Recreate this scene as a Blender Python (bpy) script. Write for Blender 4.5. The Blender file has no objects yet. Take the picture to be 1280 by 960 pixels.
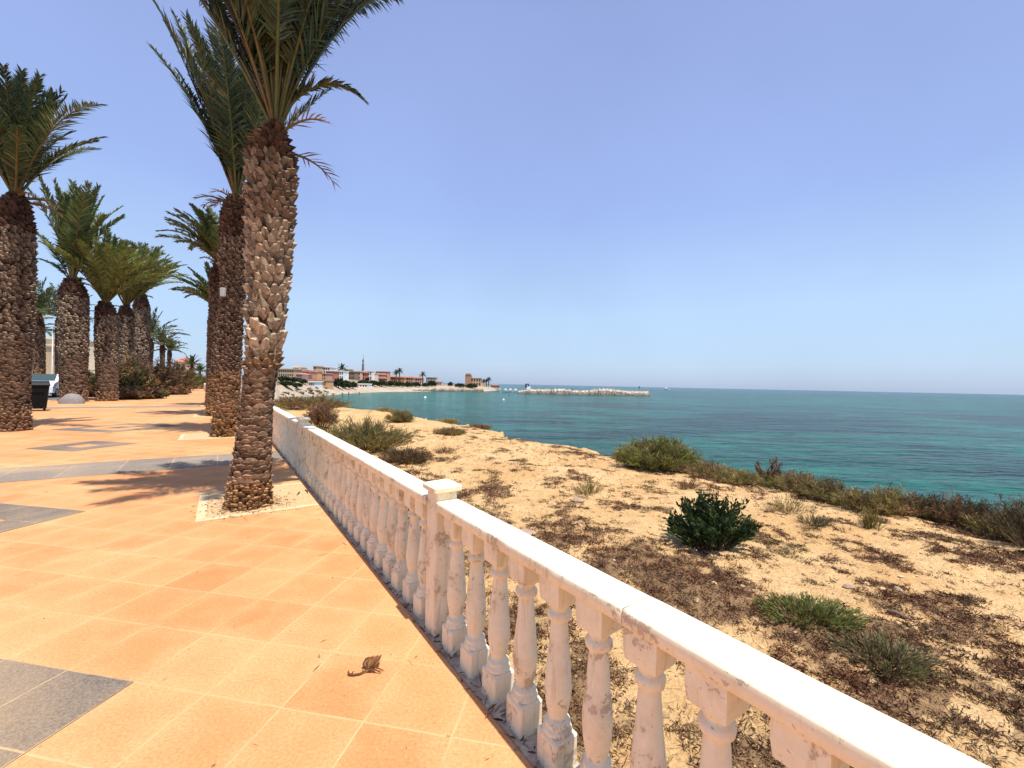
import bpy, math, random
from mathutils import Vector, noise, Matrix

random.seed(7)
R = math.radians
scene = bpy.context.scene
col = scene.collection
F, H, TH = 523.0, 1.44, R(1.17)
RX = (math.cos(TH), 0, math.sin(TH)); UX = (-math.sin(TH), 0, math.cos(TH))
SEA = -2.6


def ray(px, py):
    u = (px - 640) / F; v = -(py - 480) / F
    return (u * RX[0] + v * UX[0], 1.0, u * RX[2] + v * UX[2])


def at(px, py, z=0.0):
    d = ray(px, py); t = (z - H) / d[2]
    return Vector((d[0] * t, t, z))


def at_depth(px, py, Y):
    d = ray(px, py)
    return Vector((d[0] * Y, Y, H + d[2] * Y))


def hor(px):
    return 480.0 + (px - 640) * math.tan(TH)


# promenade axes: WD runs along the balustrade, ND points from the promenade to the sea
A35 = R(35)
WD = Vector((-math.sin(A35), math.cos(A35), 0)); ND = Vector((math.cos(A35), math.sin(A35), 0))


def P(n, w, z=0.0):
    v = ND * n + WD * w
    return Vector((v.x, v.y, z))


def nw(v):
    return v.x * ND.x + v.y * ND.y, v.x * WD.x + v.y * WD.y


def lerp(a, b, t): return a + (b - a) * t


def interp(tab, x):
    if x <= tab[0][0]: return tab[0][1:]
    for p, q in zip(tab, tab[1:]):
        if x <= q[0]:
            t = (x - p[0]) / (q[0] - p[0])
            return tuple(lerp(i, j, t) for i, j in zip(p[1:], q[1:]))
    return tab[-1][1:]


def sm(a, b, x):
    t = min(1, max(0, (x - a) / (b - a))); return t * t * (3 - 2 * t)


# ------------------------------------------------------------------ mesh builder
class MB:
    def __init__(s): s.v = []; s.f = []; s.c = []; s.m = []; s.smooth = []

    def face(s, idx, c=(1, 1, 1), m=0, sh=False):
        s.f.append(tuple(idx)); s.c.append(c); s.m.append(m); s.smooth.append(sh)

    def add(s, pts, faces, c=(1, 1, 1), m=0, sh=False):
        b = len(s.v); s.v.extend(tuple(p) for p in pts)
        for f in faces: s.face([b + i for i in f], c, m, sh)

    def box(s, c0, c1, col_=(1, 1, 1), m=0, M=None, bev=0.0):
        x0, y0, z0 = c0; x1, y1, z1 = c1
        if bev:
            b = bev
            p = []
            for z, i in ((z0, b), (z0 + b, 0), (z1 - b, 0), (z1, b)):
                X0, X1, Y0, Y1 = x0 + i, x1 - i, y0 + i, y1 - i
                k = b if i == 0 else 0
                p += [(X0 + k, Y0, z), (X1 - k, Y0, z), (X1, Y0 + k, z), (X1, Y1 - k, z), (X1 - k, Y1, z), (X0 + k, Y1, z), (X0, Y1 - k, z), (X0, Y0 + k, z)]
            fs = [tuple(range(7, -1, -1)), tuple(range(24, 32))]
            for r in range(3):
                for i in range(8):
                    j = (i + 1) % 8; fs.append((r * 8 + i, r * 8 + j, r * 8 + 8 + j, r * 8 + 8 + i))
        else:
            p = [(x0, y0, z0), (x1, y0, z0), (x1, y1, z0), (x0, y1, z0), (x0, y0, z1), (x1, y0, z1), (x1, y1, z1), (x0, y1, z1)]
            fs = [(3, 2, 1, 0), (4, 5, 6, 7), (0, 1, 5, 4), (1, 2, 6, 5), (2, 3, 7, 6), (3, 0, 4, 7)]
        if M is not None: p = [M @ Vector(q) for q in p]
        s.add(p, fs, col_, m)

    def tube(s, pts, rad, seg=6, c=(1, 1, 1), m=0, cap=True, sh=True):
        pts = [Vector(p) for p in pts]; b = len(s.v); n = len(pts)
        if not isinstance(rad, (list, tuple)): rad = [rad] * n
        ref = Vector((0, 0, 1))
        for i, p in enumerate(pts):
            t = (pts[min(i + 1, n - 1)] - pts[max(i - 1, 0)]).normalized()
            a = t.cross(ref)
            if a.length < .05: a = t.cross(Vector((1, 0, 0)))
            a.normalize(); e = a.cross(t)
            for k in range(seg):
                q = 2 * math.pi * k / seg
                s.v.append(tuple(p + (a * math.cos(q) + e * math.sin(q)) * rad[i]))
        for i in range(n - 1):
            for k in range(seg):
                j = (k + 1) % seg
                s.face((b + i * seg + k, b + i * seg + j, b + (i + 1) * seg + j, b + (i + 1) * seg + k), c, m, sh)
        if cap:
            s.face([b + k for k in range(seg)][::-1], c, m); s.face([b + (n - 1) * seg + k for k in range(seg)], c, m)

    def lathe(s, prof, seg=16, c=(1, 1, 1), m=0, M=None, sh=True, square=False):
        b = len(s.v); n = len(prof)
        for r, z in prof:
            for k in range(seg):
                q = 2 * math.pi * k / seg
                v = Vector((r * math.cos(q), r * math.sin(q), z))
                s.v.append(tuple(M @ v if M is not None else v))
        for i in range(n - 1):
            for k in range(seg):
                j = (k + 1) % seg
                s.face((b + i * seg + k, b + i * seg + j, b + (i + 1) * seg + j, b + (i + 1) * seg + k), c, m, sh)
        s.face([b + k for k in range(seg)][::-1], c, m); s.face([b + (n - 1) * seg + k for k in range(seg)], c, m)

    def build(s, name, mats, parent=None, loc=None):
        me = bpy.data.meshes.new(name)
        me.from_pydata(s.v, [], s.f); me.update()
        if not isinstance(mats, (list, tuple)): mats = [mats]
        for m in mats: me.materials.append(m)
        if any(s.m): me.polygons.foreach_set('material_index', s.m)
        me.polygons.foreach_set('use_smooth', s.smooth)
        at_ = me.color_attributes.new('Col', 'FLOAT_COLOR', 'CORNER')
        buf = []
        for f, c in zip(s.f, s.c): buf.extend((c[0], c[1], c[2], 1.0) * len(f))
        at_.data.foreach_set('color', buf)
        o = bpy.data.objects.new(name, me); col.objects.link(o)
        if loc is not None: o.location = loc
        if parent is not None: o.parent = parent
        return o


def tag(o, label=None, cat=None, group=None, kind=None):
    if label: o['label'] = label
    if cat: o['category'] = cat
    if group: o['group'] = group
    if kind: o['kind'] = kind
    return o


def empty(name, loc, rz=0.0):
    o = bpy.data.objects.new(name, None); col.objects.link(o)
    o.location = loc; o.rotation_euler = (0, 0, rz); o.empty_display_size = .1
    return o


# ------------------------------------------------------------------ materials
class NT:
    def __init__(s, name):
        s.m = bpy.data.materials.new(name); s.m.use_nodes = True
        s.t = s.m.node_tree; s.b = s.t.nodes['Principled BSDF']

    def n(s, typ, **kw):
        o = s.t.nodes.new(typ)
        for k, v in kw.items():
            if k.startswith('i_'):
                kk = k[2:]; o.inputs[int(kk) if kk.isdigit() else kk.replace('_', ' ')].default_value = v
            else: setattr(o, k, v)
        return o

    def l(s, a, b): s.t.links.new(a, b)

    def set(s, **kw):
        for k, v in kw.items(): s.b.inputs[k.replace('_', ' ')].default_value = v

    def math(s, op, a, b=None, clamp=False):
        o = s.n('ShaderNodeMath', operation=op, use_clamp=clamp)
        for i, x in enumerate((a, b)):
            if x is None: continue
            if isinstance(x, (int, float)): o.inputs[i].default_value = x
            else: s.l(x, o.inputs[i])
        return o.outputs[0]

    def mix(s, f, a, b, typ='MIX'):
        o = s.n('ShaderNodeMix', data_type='RGBA', blend_type=typ)
        for i, x in ((0, f), (6, a), (7, b)):
            if isinstance(x, (int, float)): o.inputs[i].default_value = x
            elif isinstance(x, tuple): o.inputs[i].default_value = (*x, 1)
            else: s.l(x, o.inputs[i])
        return o.outputs[2]

    def ramp(s, f, stops):
        o = s.n('ShaderNodeValToRGB'); e = o.color_ramp.elements
        while len(e) < len(stops): e.new(.5)
        for k, (p, c) in zip(e, stops):
            k.position = p; k.color = (*c, 1) if isinstance(c, tuple) else (c, c, c, 1)
        s.l(f, o.inputs[0]); return o.outputs[0]

    def coord(s): return s.n('ShaderNodeTexCoord').outputs['Object']

    def noise(s, scale, detail=4, rough=.55, vec=None, dist=0.0):
        o = s.n('ShaderNodeTexNoise'); o.inputs['Scale'].default_value = scale; o.inputs['Detail'].default_value = detail
        o.inputs['Roughness'].default_value = rough; o.inputs['Distortion'].default_value = dist
        if vec is not None: s.l(vec, o.inputs['Vector'])
        return o.outputs['Fac']

    def bump(s, h, strength=.3, dist=.01, normal=None):
        o = s.n('ShaderNodeBump'); o.inputs['Strength'].default_value = strength; o.inputs['Distance'].default_value = dist
        s.l(h, o.inputs['Height'])
        if normal is not None: s.l(normal, o.inputs['Normal'])
        return o.outputs[0]

    def attr(s): return s.n('ShaderNodeAttribute', attribute_name='Col').outputs['Color']

    def out(s, color=None, normal=None, rough=None):
        if color is not None: s.l(color, s.b.inputs['Base Color'])
        if normal is not None: s.l(normal, s.b.inputs['Normal'])
        if rough is not None: s.l(rough, s.b.inputs['Roughness'])
        return s.m


def vcol_mat(name, rough=.6, nscale=20, amt=.35, spec=.3, bump=0.0, trans=0.0):
    """material whose colour is the mesh's own per-face colour, varied by a fine noise"""
    k = NT(name); k.set(Roughness=rough); k.b.inputs['Specular IOR Level'].default_value = spec
    v = k.coord(); f = k.noise(nscale, 5, .6, v)
    c = k.mix(1.0, k.attr(), k.ramp(f, [(.25, 1 - amt), (.75, 1 + amt)]), 'MULTIPLY')
    nm = k.bump(f, bump, .02) if bump else None
    if trans:
        k.out(c, nm)
        tr = k.n('ShaderNodeBsdfTranslucent'); k.l(c, tr.inputs[0])
        mx = k.n('ShaderNodeMixShader'); mx.inputs[0].default_value = trans
        k.l(k.b.outputs[0], mx.inputs[1]); k.l(tr.outputs[0], mx.inputs[2])
        k.l(mx.outputs[0], k.t.nodes['Material Output'].inputs[0])
        return k.m
    return k.out(c, nm)


def plain(name, c, rough=.5, metal=0.0, nscale=8, amt=.12):
    k = NT(name); k.set(Roughness=rough, Metallic=metal)
    f = k.noise(nscale, 5, .6, k.coord())
    return k.out(k.mix(1.0, c, k.ramp(f, [(.25, 1 - amt), (.75, 1 + amt)]), 'MULTIPLY'))


TS = .39
G0 = Vector((-1.75, 1.97, 0))
AD = Vector((math.sin(R(10)), math.cos(R(10)), 0)); BD = Vector((math.cos(R(10)), -math.sin(R(10)), 0))


def tile_uv(k, ax_u, ax_v, org, su, sv):
    v = k.coord()
    sub = k.n('ShaderNodeVectorMath', operation='SUBTRACT'); k.l(v, sub.inputs[0]); sub.inputs[1].default_value = org
    outs = []
    for ax, s_ in ((ax_u, su), (ax_v, sv)):
        d = k.n('ShaderNodeVectorMath', operation='DOT_PRODUCT'); k.l(sub.outputs[0], d.inputs[0]); d.inputs[1].default_value = ax / s_
        outs.append(d.outputs['Value'])
    return v, outs[0], outs[1]


def tile_mat(name, base, grout, ax_u, ax_v, org, su, sv, granite=False, gw=.0125):
    k = NT(name); k.set(Roughness=.8); k.b.inputs['Specular IOR Level'].default_value = .25
    v, u_, w_ = tile_uv(k, ax_u, ax_v, org, su, sv)
    wob = k.math('MULTIPLY', k.math('SUBTRACT', k.noise(9, 3, .5, v), .5), .022)
    es = []
    for q in (u_, w_):
        fr = k.math('FRACT', k.math('ADD', q, wob))
        es.append(k.math('MINIMUM', fr, k.math('SUBTRACT', 1.0, fr)))
    edge = k.math('MINIMUM', es[0], es[1])
    gm = k.n('ShaderNodeMapRange', interpolation_type='SMOOTHSTEP')
    k.l(edge, gm.inputs[0]); gm.inputs[1].default_value = gw * .45; gm.inputs[2].default_value = gw * 1.5
    gm.inputs[3].default_value = 1; gm.inputs[4].default_value = 0
    # grout comes and goes
    gvar = k.ramp(k.noise(2.2, 3, .6, v), [(.34, .08), (.62, .68)])
    g = k.math('MULTIPLY', gm.outputs[0], gvar)
    cmb = k.n('ShaderNodeCombineXYZ'); k.l(k.math('FLOOR', u_), cmb.inputs[0]); k.l(k.math('FLOOR', w_), cmb.inputs[1])
    wn = k.n('ShaderNodeTexWhiteNoise', noise_dimensions='2D'); k.l(cmb.outputs[0], wn.inputs['Vector'])
    fine = k.noise(140 if not granite else 120, 4, .7, v)
    mott = k.noise(6, 4, .6, v); big = k.noise(.55, 4, .55, v, .6)
    if granite:
        c = k.mix(k.ramp(fine, [(.38, 0.0), (.62, 1.0)]), tuple(x * .62 for x in base), tuple(x * 1.45 for x in base))
        c = k.mix(.5, c, k.mix(1.0, c, k.ramp(wn.outputs['Value'], [(0, .8), (1, 1.15)]), 'MULTIPLY'))
        c = k.mix(k.ramp(big, [(.45, 0.0), (.75, .5)]), c, grout)
    else:
        sandy = (grout[0] * .95, grout[1] * .93, grout[2] * .88)
        c = k.mix(1.0, base, k.ramp(wn.outputs['Value'], [(0, (.90, .85, .79)), (.5, (1, 1, 1)), (1, (1.05, 1.09, 1.14))]), 'MULTIPLY')
        dusty = k.math('ADD', k.math('MULTIPLY', k.ramp(big, [(.42, 0.0), (.66, 1.0)]), .45), k.math('MULTIPLY', k.ramp(mott, [(.45, 0.0), (.7, 1.0)]), .2))
        # dust keeps to the tile borders more than to the middles
        rim = k.n('ShaderNodeMapRange'); k.l(edge, rim.inputs[0]); rim.inputs[1].default_value = 0; rim.inputs[2].default_value = .3; rim.inputs[3].default_value = .3; rim.inputs[4].default_value = 0
        c = k.mix(k.math('ADD', dusty, k.math('MULTIPLY', rim.outputs[0], k.ramp(big, [(.3, .2), (.65, 1.0)])), True), c, sandy)
        c = k.mix(1.0, c, k.ramp(k.noise(75, 5, .75, v), [(.32, .76), (.68, 1.22)]), 'MULTIPLY')
        spot = k.ramp(k.noise(38, 2, .5, v), [(.70, 0.0), (.76, .55)])
        c = k.mix(spot, c, tuple(x * .45 for x in base))
    dk = k.ramp(k.noise(3.1, 4, .7, v, .4), [(.56, 0.0), (.66, .55)])
    gcol = k.mix(dk, grout, (.16, .09, .045))
    c = k.mix(g, c, gcol)
    h = k.math('ADD', k.math('MULTIPLY', g, -1.0), k.math('MULTIPLY', fine, .35))
    return k.out(c, k.bump(h, .55, .004))


M = {}
TERRA = (.60, .25, .095); SANDG = (.66, .43, .215)
M['tiles'] = tile_mat('terracotta_paving', TERRA, SANDG, BD, AD, G0, TS, TS)
M['granite'] = tile_mat('grey_granite_paving', (.165, .135, .108), SANDG, BD, AD, G0, TS, TS, True)
M['granite_band'] = tile_mat('grey_granite_band', (.24, .195, .155), SANDG, WD, ND, P(0, 8.37), 1.25, .62, True, .012)


def soil_mat():
    k = NT('dry_soil'); k.set(Roughness=.95); k.b.inputs['Specular IOR Level'].default_value = .1
    v = k.coord()
    a = k.noise(.7, 5, .6, v, .5); b = k.noise(5, 5, .65, v); f = k.noise(60, 5, .7, v)
    c = k.mix(k.ramp(a, [(.35, 0.0), (.65, 1.0)]), (.60, .375, .165), (.72, .49, .245))
    c = k.mix(k.ramp(b, [(.45, 0.0), (.72, .6)]), c, (.47, .25, .10))
    c = k.mix(k.ramp(k.noise(23, 5, .7, v), [(.56, 0.0), (.70, .55)]), c, (.30, .155, .07))
    c = k.mix(1.0, c, k.ramp(f, [(.3, .72), (.7, 1.22)]), 'MULTIPLY')
    lit = k.n('ShaderNodeSeparateColor'); k.l(k.attr(), lit.inputs[0])
    lm = k.math('MULTIPLY', k.ramp(k.math('ADD', lit.outputs[0], k.math('MULTIPLY', k.math('SUBTRACT', f, .5), .9)), [(.40, 0.0), (.82, 1.0)]), .8)
    c = k.mix(lm, c, k.mix(k.noise(90, 3, .6, v), (.10, .055, .03), (.26, .155, .085)))
    vo = k.n('ShaderNodeTexVoronoi', feature='DISTANCE_TO_EDGE'); vo.inputs['Scale'].default_value = 14; k.l(v, vo.inputs['Vector'])
    cr = k.ramp(vo.outputs[0], [(.0, .0), (.12, 1.0)])
    h = k.math('ADD', k.math('MULTIPLY', f, .5), k.math('ADD', k.math('MULTIPLY', b, 1.6), k.math('MULTIPLY', cr, .25)))
    return k.out(c, k.bump(h, .8, .05))


def paint_mat():
    k = NT('weathered_white_paint'); k.set(Roughness=.6); k.b.inputs['Specular IOR Level'].default_value = .3
    g = k.n('ShaderNodeNewGeometry').outputs['Position']
    a = k.noise(7, 6, .68, g, .3); b = k.noise(38, 5, .7, g, .2); d = k.noise(2.1, 3, .6, g)
    pat = k.math('ADD', k.math('MULTIPLY', a, .62), k.math('MULTIPLY', b, .38))
    up = k.n('ShaderNodeSeparateXYZ'); k.l(k.n('ShaderNodeNewGeometry').outputs['Normal'], up.inputs[0])
    horiz = k.math('SUBTRACT', 1.0, k.math('ABSOLUTE', up.outputs[2]), True)   # rail tops keep their paint
    peel = k.math('MULTIPLY', k.ramp(pat, [(.560, 0.0), (.585, 1.0)]), k.ramp(horiz, [(.25, .12), (.6, 1.0)]))
    stain = k.ramp(k.math('ADD', k.math('MULTIPLY', a, .6), k.math('MULTIPLY', d, .45)), [(.50, 0.0), (.68, .6)])
    c = k.mix(k.ramp(b, [(.3, 0.0), (.7, 1.0)]), (.80, .68, .47), (.88, .785, .585))
    stain = stain
    c = k.mix(k.math('MULTIPLY', stain, k.ramp(horiz, [(.2, .55), (.6, 1.0)])), c, (.60, .49, .31))
    conc = k.mix(b, (.42, .31, .21), (.64, .52, .38))
    c = k.mix(peel, c, conc)
    mpd = k.n('ShaderNodeMapping'); mpd.inputs['Scale'].default_value = (26, 26, 2.6); k.l(g, mpd.inputs[0])
    drip = k.math('MULTIPLY', k.ramp(k.noise(1.0, 4, .6, mpd.outputs[0], .3), [(.56, 0.0), (.72, .55)]), k.ramp(horiz, [(.3, 0.0), (.7, 1.0)]))
    c = k.mix(drip, c, (.50, .35, .19))
    hair = k.ramp(k.noise(75, 2, .5, g), [(.715, 0.0), (.74, .7)])
    c = k.mix(hair, c, (.35, .26, .19))
    h = k.math('ADD', k.math('MULTIPLY', peel, -1.0), k.math('MULTIPLY', b, .6))
    return k.out(c, k.bump(h, .5, .004))


def concrete(name, c0, c1, sc=12):
    k = NT(name); k.set(Roughness=.9); v = k.coord()
    a = k.noise(sc, 6, .65, v); b = k.noise(sc * 7, 4, .7, v)
    c = k.mix(k.ramp(a, [(.35, 0.0), (.65, 1.0)]), c0, c1)
    c = k.mix(1.0, c, k.ramp(b, [(.3, .8), (.7, 1.15)]), 'MULTIPLY')
    return k.out(c, k.bump(k.math('ADD', a, b), .4, .01))


def sea_mat():
    k = NT('sea_water'); k.set(Roughness=.16, IOR=1.2)
    k.b.inputs['Specular IOR Level'].default_value = .2
    v = k.coord()
    mp = k.n('ShaderNodeMapping'); mp.inputs['Scale'].default_value = (.035, .075, 1); mp.inputs['Rotation'].default_value = (0, 0, R(12)); k.l(v, mp.inputs[0])
    pa = k.noise(1.0, 5, .6, mp.outputs[0], .8)
    mp2 = k.n('ShaderNodeMapping'); mp2.inputs['Scale'].default_value = (.0045, .011, 1); k.l(v, mp2.inputs[0])
    pb = k.noise(1.0, 4, .6, mp2.outputs[0], .6)
    sp = k.n('ShaderNodeSeparateXYZ'); k.l(v, sp.inputs[0])
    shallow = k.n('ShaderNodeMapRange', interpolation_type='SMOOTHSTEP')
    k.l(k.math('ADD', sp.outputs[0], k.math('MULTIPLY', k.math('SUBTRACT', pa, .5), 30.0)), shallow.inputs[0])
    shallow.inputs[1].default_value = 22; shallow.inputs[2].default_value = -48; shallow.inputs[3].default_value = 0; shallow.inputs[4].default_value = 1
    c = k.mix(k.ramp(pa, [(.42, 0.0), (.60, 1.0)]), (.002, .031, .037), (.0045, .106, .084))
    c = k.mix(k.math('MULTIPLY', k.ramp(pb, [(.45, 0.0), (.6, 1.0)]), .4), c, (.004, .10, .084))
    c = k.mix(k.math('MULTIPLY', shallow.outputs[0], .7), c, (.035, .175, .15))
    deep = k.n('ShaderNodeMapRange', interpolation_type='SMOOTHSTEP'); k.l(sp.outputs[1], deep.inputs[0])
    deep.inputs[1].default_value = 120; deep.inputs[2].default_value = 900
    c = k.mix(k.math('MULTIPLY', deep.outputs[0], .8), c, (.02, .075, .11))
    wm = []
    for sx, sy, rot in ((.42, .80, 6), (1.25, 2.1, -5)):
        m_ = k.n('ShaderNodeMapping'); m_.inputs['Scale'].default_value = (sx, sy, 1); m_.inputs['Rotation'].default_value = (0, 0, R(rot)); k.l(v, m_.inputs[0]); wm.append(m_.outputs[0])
    hs = []
    for sx, sy, rot, amp in ((.35, 1.3, 8, 1.0), (1.1, 3.2, -10, .5), (.09, .36, 3, 2.2), (3.0, 6.5, 14, .2)):
        m_ = k.n('ShaderNodeMapping'); m_.inputs['Scale'].default_value = (sx, sy, 1); m_.inputs['Rotation'].default_value = (0, 0, R(rot)); k.l(v, m_.inputs[0])
        hs.append(k.math('MULTIPLY', k.noise(1.0, 3, .55, m_.outputs[0], .5), amp))
    h = k.math('ADD', k.math('ADD', hs[0], hs[1]), k.math('ADD', hs[2], hs[3]))
    # shaded wave faces and sky-reflection streaks painted into the water colour
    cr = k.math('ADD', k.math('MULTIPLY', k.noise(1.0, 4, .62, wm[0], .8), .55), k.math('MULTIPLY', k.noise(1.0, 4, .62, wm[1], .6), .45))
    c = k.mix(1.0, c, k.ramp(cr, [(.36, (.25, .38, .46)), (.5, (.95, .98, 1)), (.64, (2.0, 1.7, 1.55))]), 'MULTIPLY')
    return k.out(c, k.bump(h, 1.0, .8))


M['soil'] = soil_mat()
M['paint'] = paint_mat()
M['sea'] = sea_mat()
M['kerbstone'] = concrete('pale_kerb_concrete', (.56, .42, .23), (.68, .53, .30))
M['pitsand'] = concrete('tree_pit_sand', (.50, .33, .16), (.62, .43, .23), 20)
M['base_conc'] = concrete('dirty_base_concrete', (.34, .25, .17), (.64, .52, .39), 9)
M['asphalt'] = concrete('grey_asphalt', (.10, .09, .082), (.15, .135, .12), 3)
M['beach'] = concrete('beach_sand', (.33, .26, .18), (.46, .38, .28), .12)
M['slope'] = concrete('dry_coastal_slope', (.13, .11, .06), (.38, .29, .18), .22)
M['rock'] = concrete('limestone_rock', (.40, .33, .25), (.66, .57, .46), .5)
M['ground'] = concrete('dusty_ground', (.30, .22, .13), (.42, .31, .18), .3)
M['trunk'] = vcol_mat('palm_trunk_bark', .85, 26, .45, .15, .6)
M['leaf'] = vcol_mat('palm_leaflets', .45, 9, .30, .28, 0, .25)
M['shrub'] = vcol_mat('shrub_leaves', .6, 14, .3, .25, 0, .3)
M['dry'] = vcol_mat('dry_scrub', .85, 20, .35, .12)
M['wood'] = vcol_mat('weathered_wood', .85, 30, .4, .1, .4)
M['house'] = vcol_mat('house_render', .85, .35, .12, .2)
M['dark_glass'] = plain('dark_window_glass', (.03, .03, .035), .25)
M['roof'] = plain('clay_roof', (.36, .15, .09), .85)
M['stone'] = vcol_mat('loose_stone', .9, 18, .3, .15, .4)

# ------------------------------------------------------------------ camera, light, sky
cam = bpy.data.cameras.new('camera'); co = bpy.data.objects.new('camera', cam); col.objects.link(co)
cam.sensor_width = 36; cam.lens = F / 1280 * 36; cam.clip_end = 20000; cam.clip_start = .05
co.matrix_world = Matrix.Translation((0, 0, H)) @ Matrix.Rotation(R(90), 4, 'X') @ Matrix.Rotation(TH, 4, 'Z')
scene.camera = co
SUN_EL = R(71); sx, sy = .70, -.714
S = Vector((sx * math.cos(SUN_EL), sy * math.cos(SUN_EL), math.sin(SUN_EL)))
sl = bpy.data.lights.new('sun', 'SUN'); sl.energy = 4.9; sl.angle = R(.55); sl.color = (1, .945, .86)
so = bpy.data.objects.new('sun', sl); col.objects.link(so)
so.rotation_euler = S.to_track_quat('Z', 'Y').to_euler(); so.location = (0, 0, 30)
w = bpy.data.worlds.new('World'); scene.world = w; w.use_nodes = True
nt = w.node_tree; bg = nt.nodes['Background']
sk = nt.nodes.new('ShaderNodeTexSky'); sk.sky_type = 'NISHITA'; sk.sun_disc = False
sk.sun_elevation = SUN_EL; sk.sun_rotation = math.atan2(sx, sy)
sk.air_density = 1.0; sk.dust_density = .9; sk.ozone_density = 1.6; sk.altitude = 0
tc = nt.nodes.new('ShaderNodeTexCoord'); sep = nt.nodes.new('ShaderNodeSeparateXYZ'); nt.links.new(tc.outputs['Generated'], sep.inputs[0])
rp = nt.nodes.new('ShaderNodeValToRGB'); nt.links.new(sep.outputs[2], rp.inputs[0]); el_ = rp.color_ramp.elements
for _ in range(4): el_.new(.5)
for e_, (p_, c_) in zip(el_, [(0.0, (.44, .57, .83)), (.05, (.50, .68, .95)), (.16, (.53, .73, 1.02)), (.36, (.40, .545, .98)), (.66, (.335, .43, .80)), (1.0, (.10, .16, .40))]):
    e_.position = p_; e_.color = (*c_, 1)
sc_ = nt.nodes.new('ShaderNodeVectorMath'); sc_.operation = 'SCALE'; sc_.inputs['Scale'].default_value = 1 / (.135 * 1.27); nt.links.new(rp.outputs[0], sc_.inputs[0])
mx_ = nt.nodes.new('ShaderNodeMix'); mx_.data_type = 'RGBA'; mx_.inputs[0].default_value = .78
nt.links.new(sk.outputs[0], mx_.inputs[6]); nt.links.new(sc_.outputs[0], mx_.inputs[7])
hz_ = nt.nodes.new('ShaderNodeTexNoise'); hz_.inputs['Scale'].default_value = 2.2; hz_.inputs['Detail'].default_value = 4; nt.links.new(tc.outputs['Generated'], hz_.inputs['Vector'])
hr_ = nt.nodes.new('ShaderNodeMapRange'); nt.links.new(hz_.outputs['Fac'], hr_.inputs[0]); hr_.inputs[1].default_value = .3; hr_.inputs[2].default_value = .7; hr_.inputs[3].default_value = .955; hr_.inputs[4].default_value = 1.05
hv_ = nt.nodes.new('ShaderNodeVectorMath'); hv_.operation = 'SCALE'; nt.links.new(mx_.outputs[2], hv_.inputs[0]); nt.links.new(hr_.outputs[0], hv_.inputs['Scale'])
nt.links.new(hv_.outputs[0], bg.inputs[0]); bg.inputs[1].default_value = .135
vs = scene.view_settings; vs.view_transform = 'Standard'; vs.look = 'None'; vs.exposure = .35; vs.gamma = 1

# ------------------------------------------------------------------ ground, promenade, road, sea
FE = .99          # sea-side edge of the paving
PL = -7.6         # kerb towards the road


def sheet(name, quads, mat, kind='structure'):
    b = MB()
    for q in quads: b.add(q, [tuple(range(len(q)))])
    return tag(b.build(name, mat), kind=kind)


sheet('ground', [[P(-320, -60, -.16), P(1.16, -60, -.16), P(1.16, 130, -.16), P(-320, 130, -.16)]], M['ground'])
b = MB()
pv = [P(PL, -25), P(FE, -25), P(FE, 82), P(PL, 82)]
b.add(pv, [(0, 1, 2, 3)])
lo = [Vector((p.x, p.y, -.15)) for p in pv]
b.add(pv + lo, [(0, 3, 7, 4), (1, 0, 4, 5), (2, 1, 5, 6), (3, 2, 6, 7)])
tag(b.build('promenade_paving', M['tiles']), kind='structure')


def cell(bx, ax, z=.004):
    o = G0 + BD * (bx * TS) + AD * (ax * TS)
    q = [o, o + BD * TS, o + BD * TS + AD * TS, o + AD * TS]
    return [Vector((p.x, p.y, z)) for p in q]


cells = []


def ring(b0, a0, n, centre=False):
    for i in range(n):
        for j in range(n):
            if i in (0, n - 1) or j in (0, n - 1) or (centre and i == n // 2 and j == n // 2): cells.append(cell(b0 + i, a0 + j))


ring(-5, -5, 5, True); ring(-11, 2, 3); ring(-22, 12, 3); ring(-30, 18, 5, True); ring(-40, 31, 3)
sheet('granite_pattern', cells, M['granite'])
bands = []
for w0 in (8.37, 8.37 + 17.3, 8.37 + 34.6):
    bands.append([P(PL + .4, w0, .004), P(FE - .02, w0, .004), P(FE - .02, w0 + 1.25, .004), P(PL + .4, w0 + 1.25, .004)])
sheet('granite_band', bands, M['granite_band'])
b = MB(); b.box((0, 0, 0), (1, 1, 1))
# kerb of the road
kb = MB()
for w0 in range(-24, 82):
    x0 = P(PL - .16, w0 + .005); e = [P(PL - .16, w0 + .006, .004), P(PL - .003, w0 + .006, .004), P(PL - .003, w0 + .994, .004), P(PL - .16, w0 + .994, .004)]
    kb.add(e + [Vector((p.x, p.y, -.15)) for p in e], [(0, 1, 2, 3), (0, 3, 7, 4), (1, 0, 4, 5), (3, 2, 6, 7)])
tag(kb.build('road_kerb', M['kerbstone']), kind='structure')
RL = -14.2
sheet('road', [[P(RL, -40, -.13), P(PL - .16, -40, -.13), P(PL - .16, 125, -.13), P(RL, 125, -.13)]], M['asphalt'])
b = MB()
for w0 in range(-30, 120, 4):
    q = [P(-10.95, w0, -.126), P(-10.83, w0, -.126), P(-10.83, w0 + 2, -.126), P(-10.95, w0 + 2, -.126)]
    b.add(q, [(0, 1, 2, 3)])
tag(b.build('road_marking', plain('road_paint', (.7, .68, .62), .7)), kind='structure')
q = [P(-18.5, -40), P(RL, -40), P(RL, 125), P(-18.5, 125)]
b = MB(); b.add(q + [Vector((p.x, p.y, -.15)) for p in q], [(0, 1, 2, 3), (1, 0, 4, 5), (2, 1, 5, 6)])
tag(b.build('far_pavement', M['kerbstone']), kind='structure')

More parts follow.
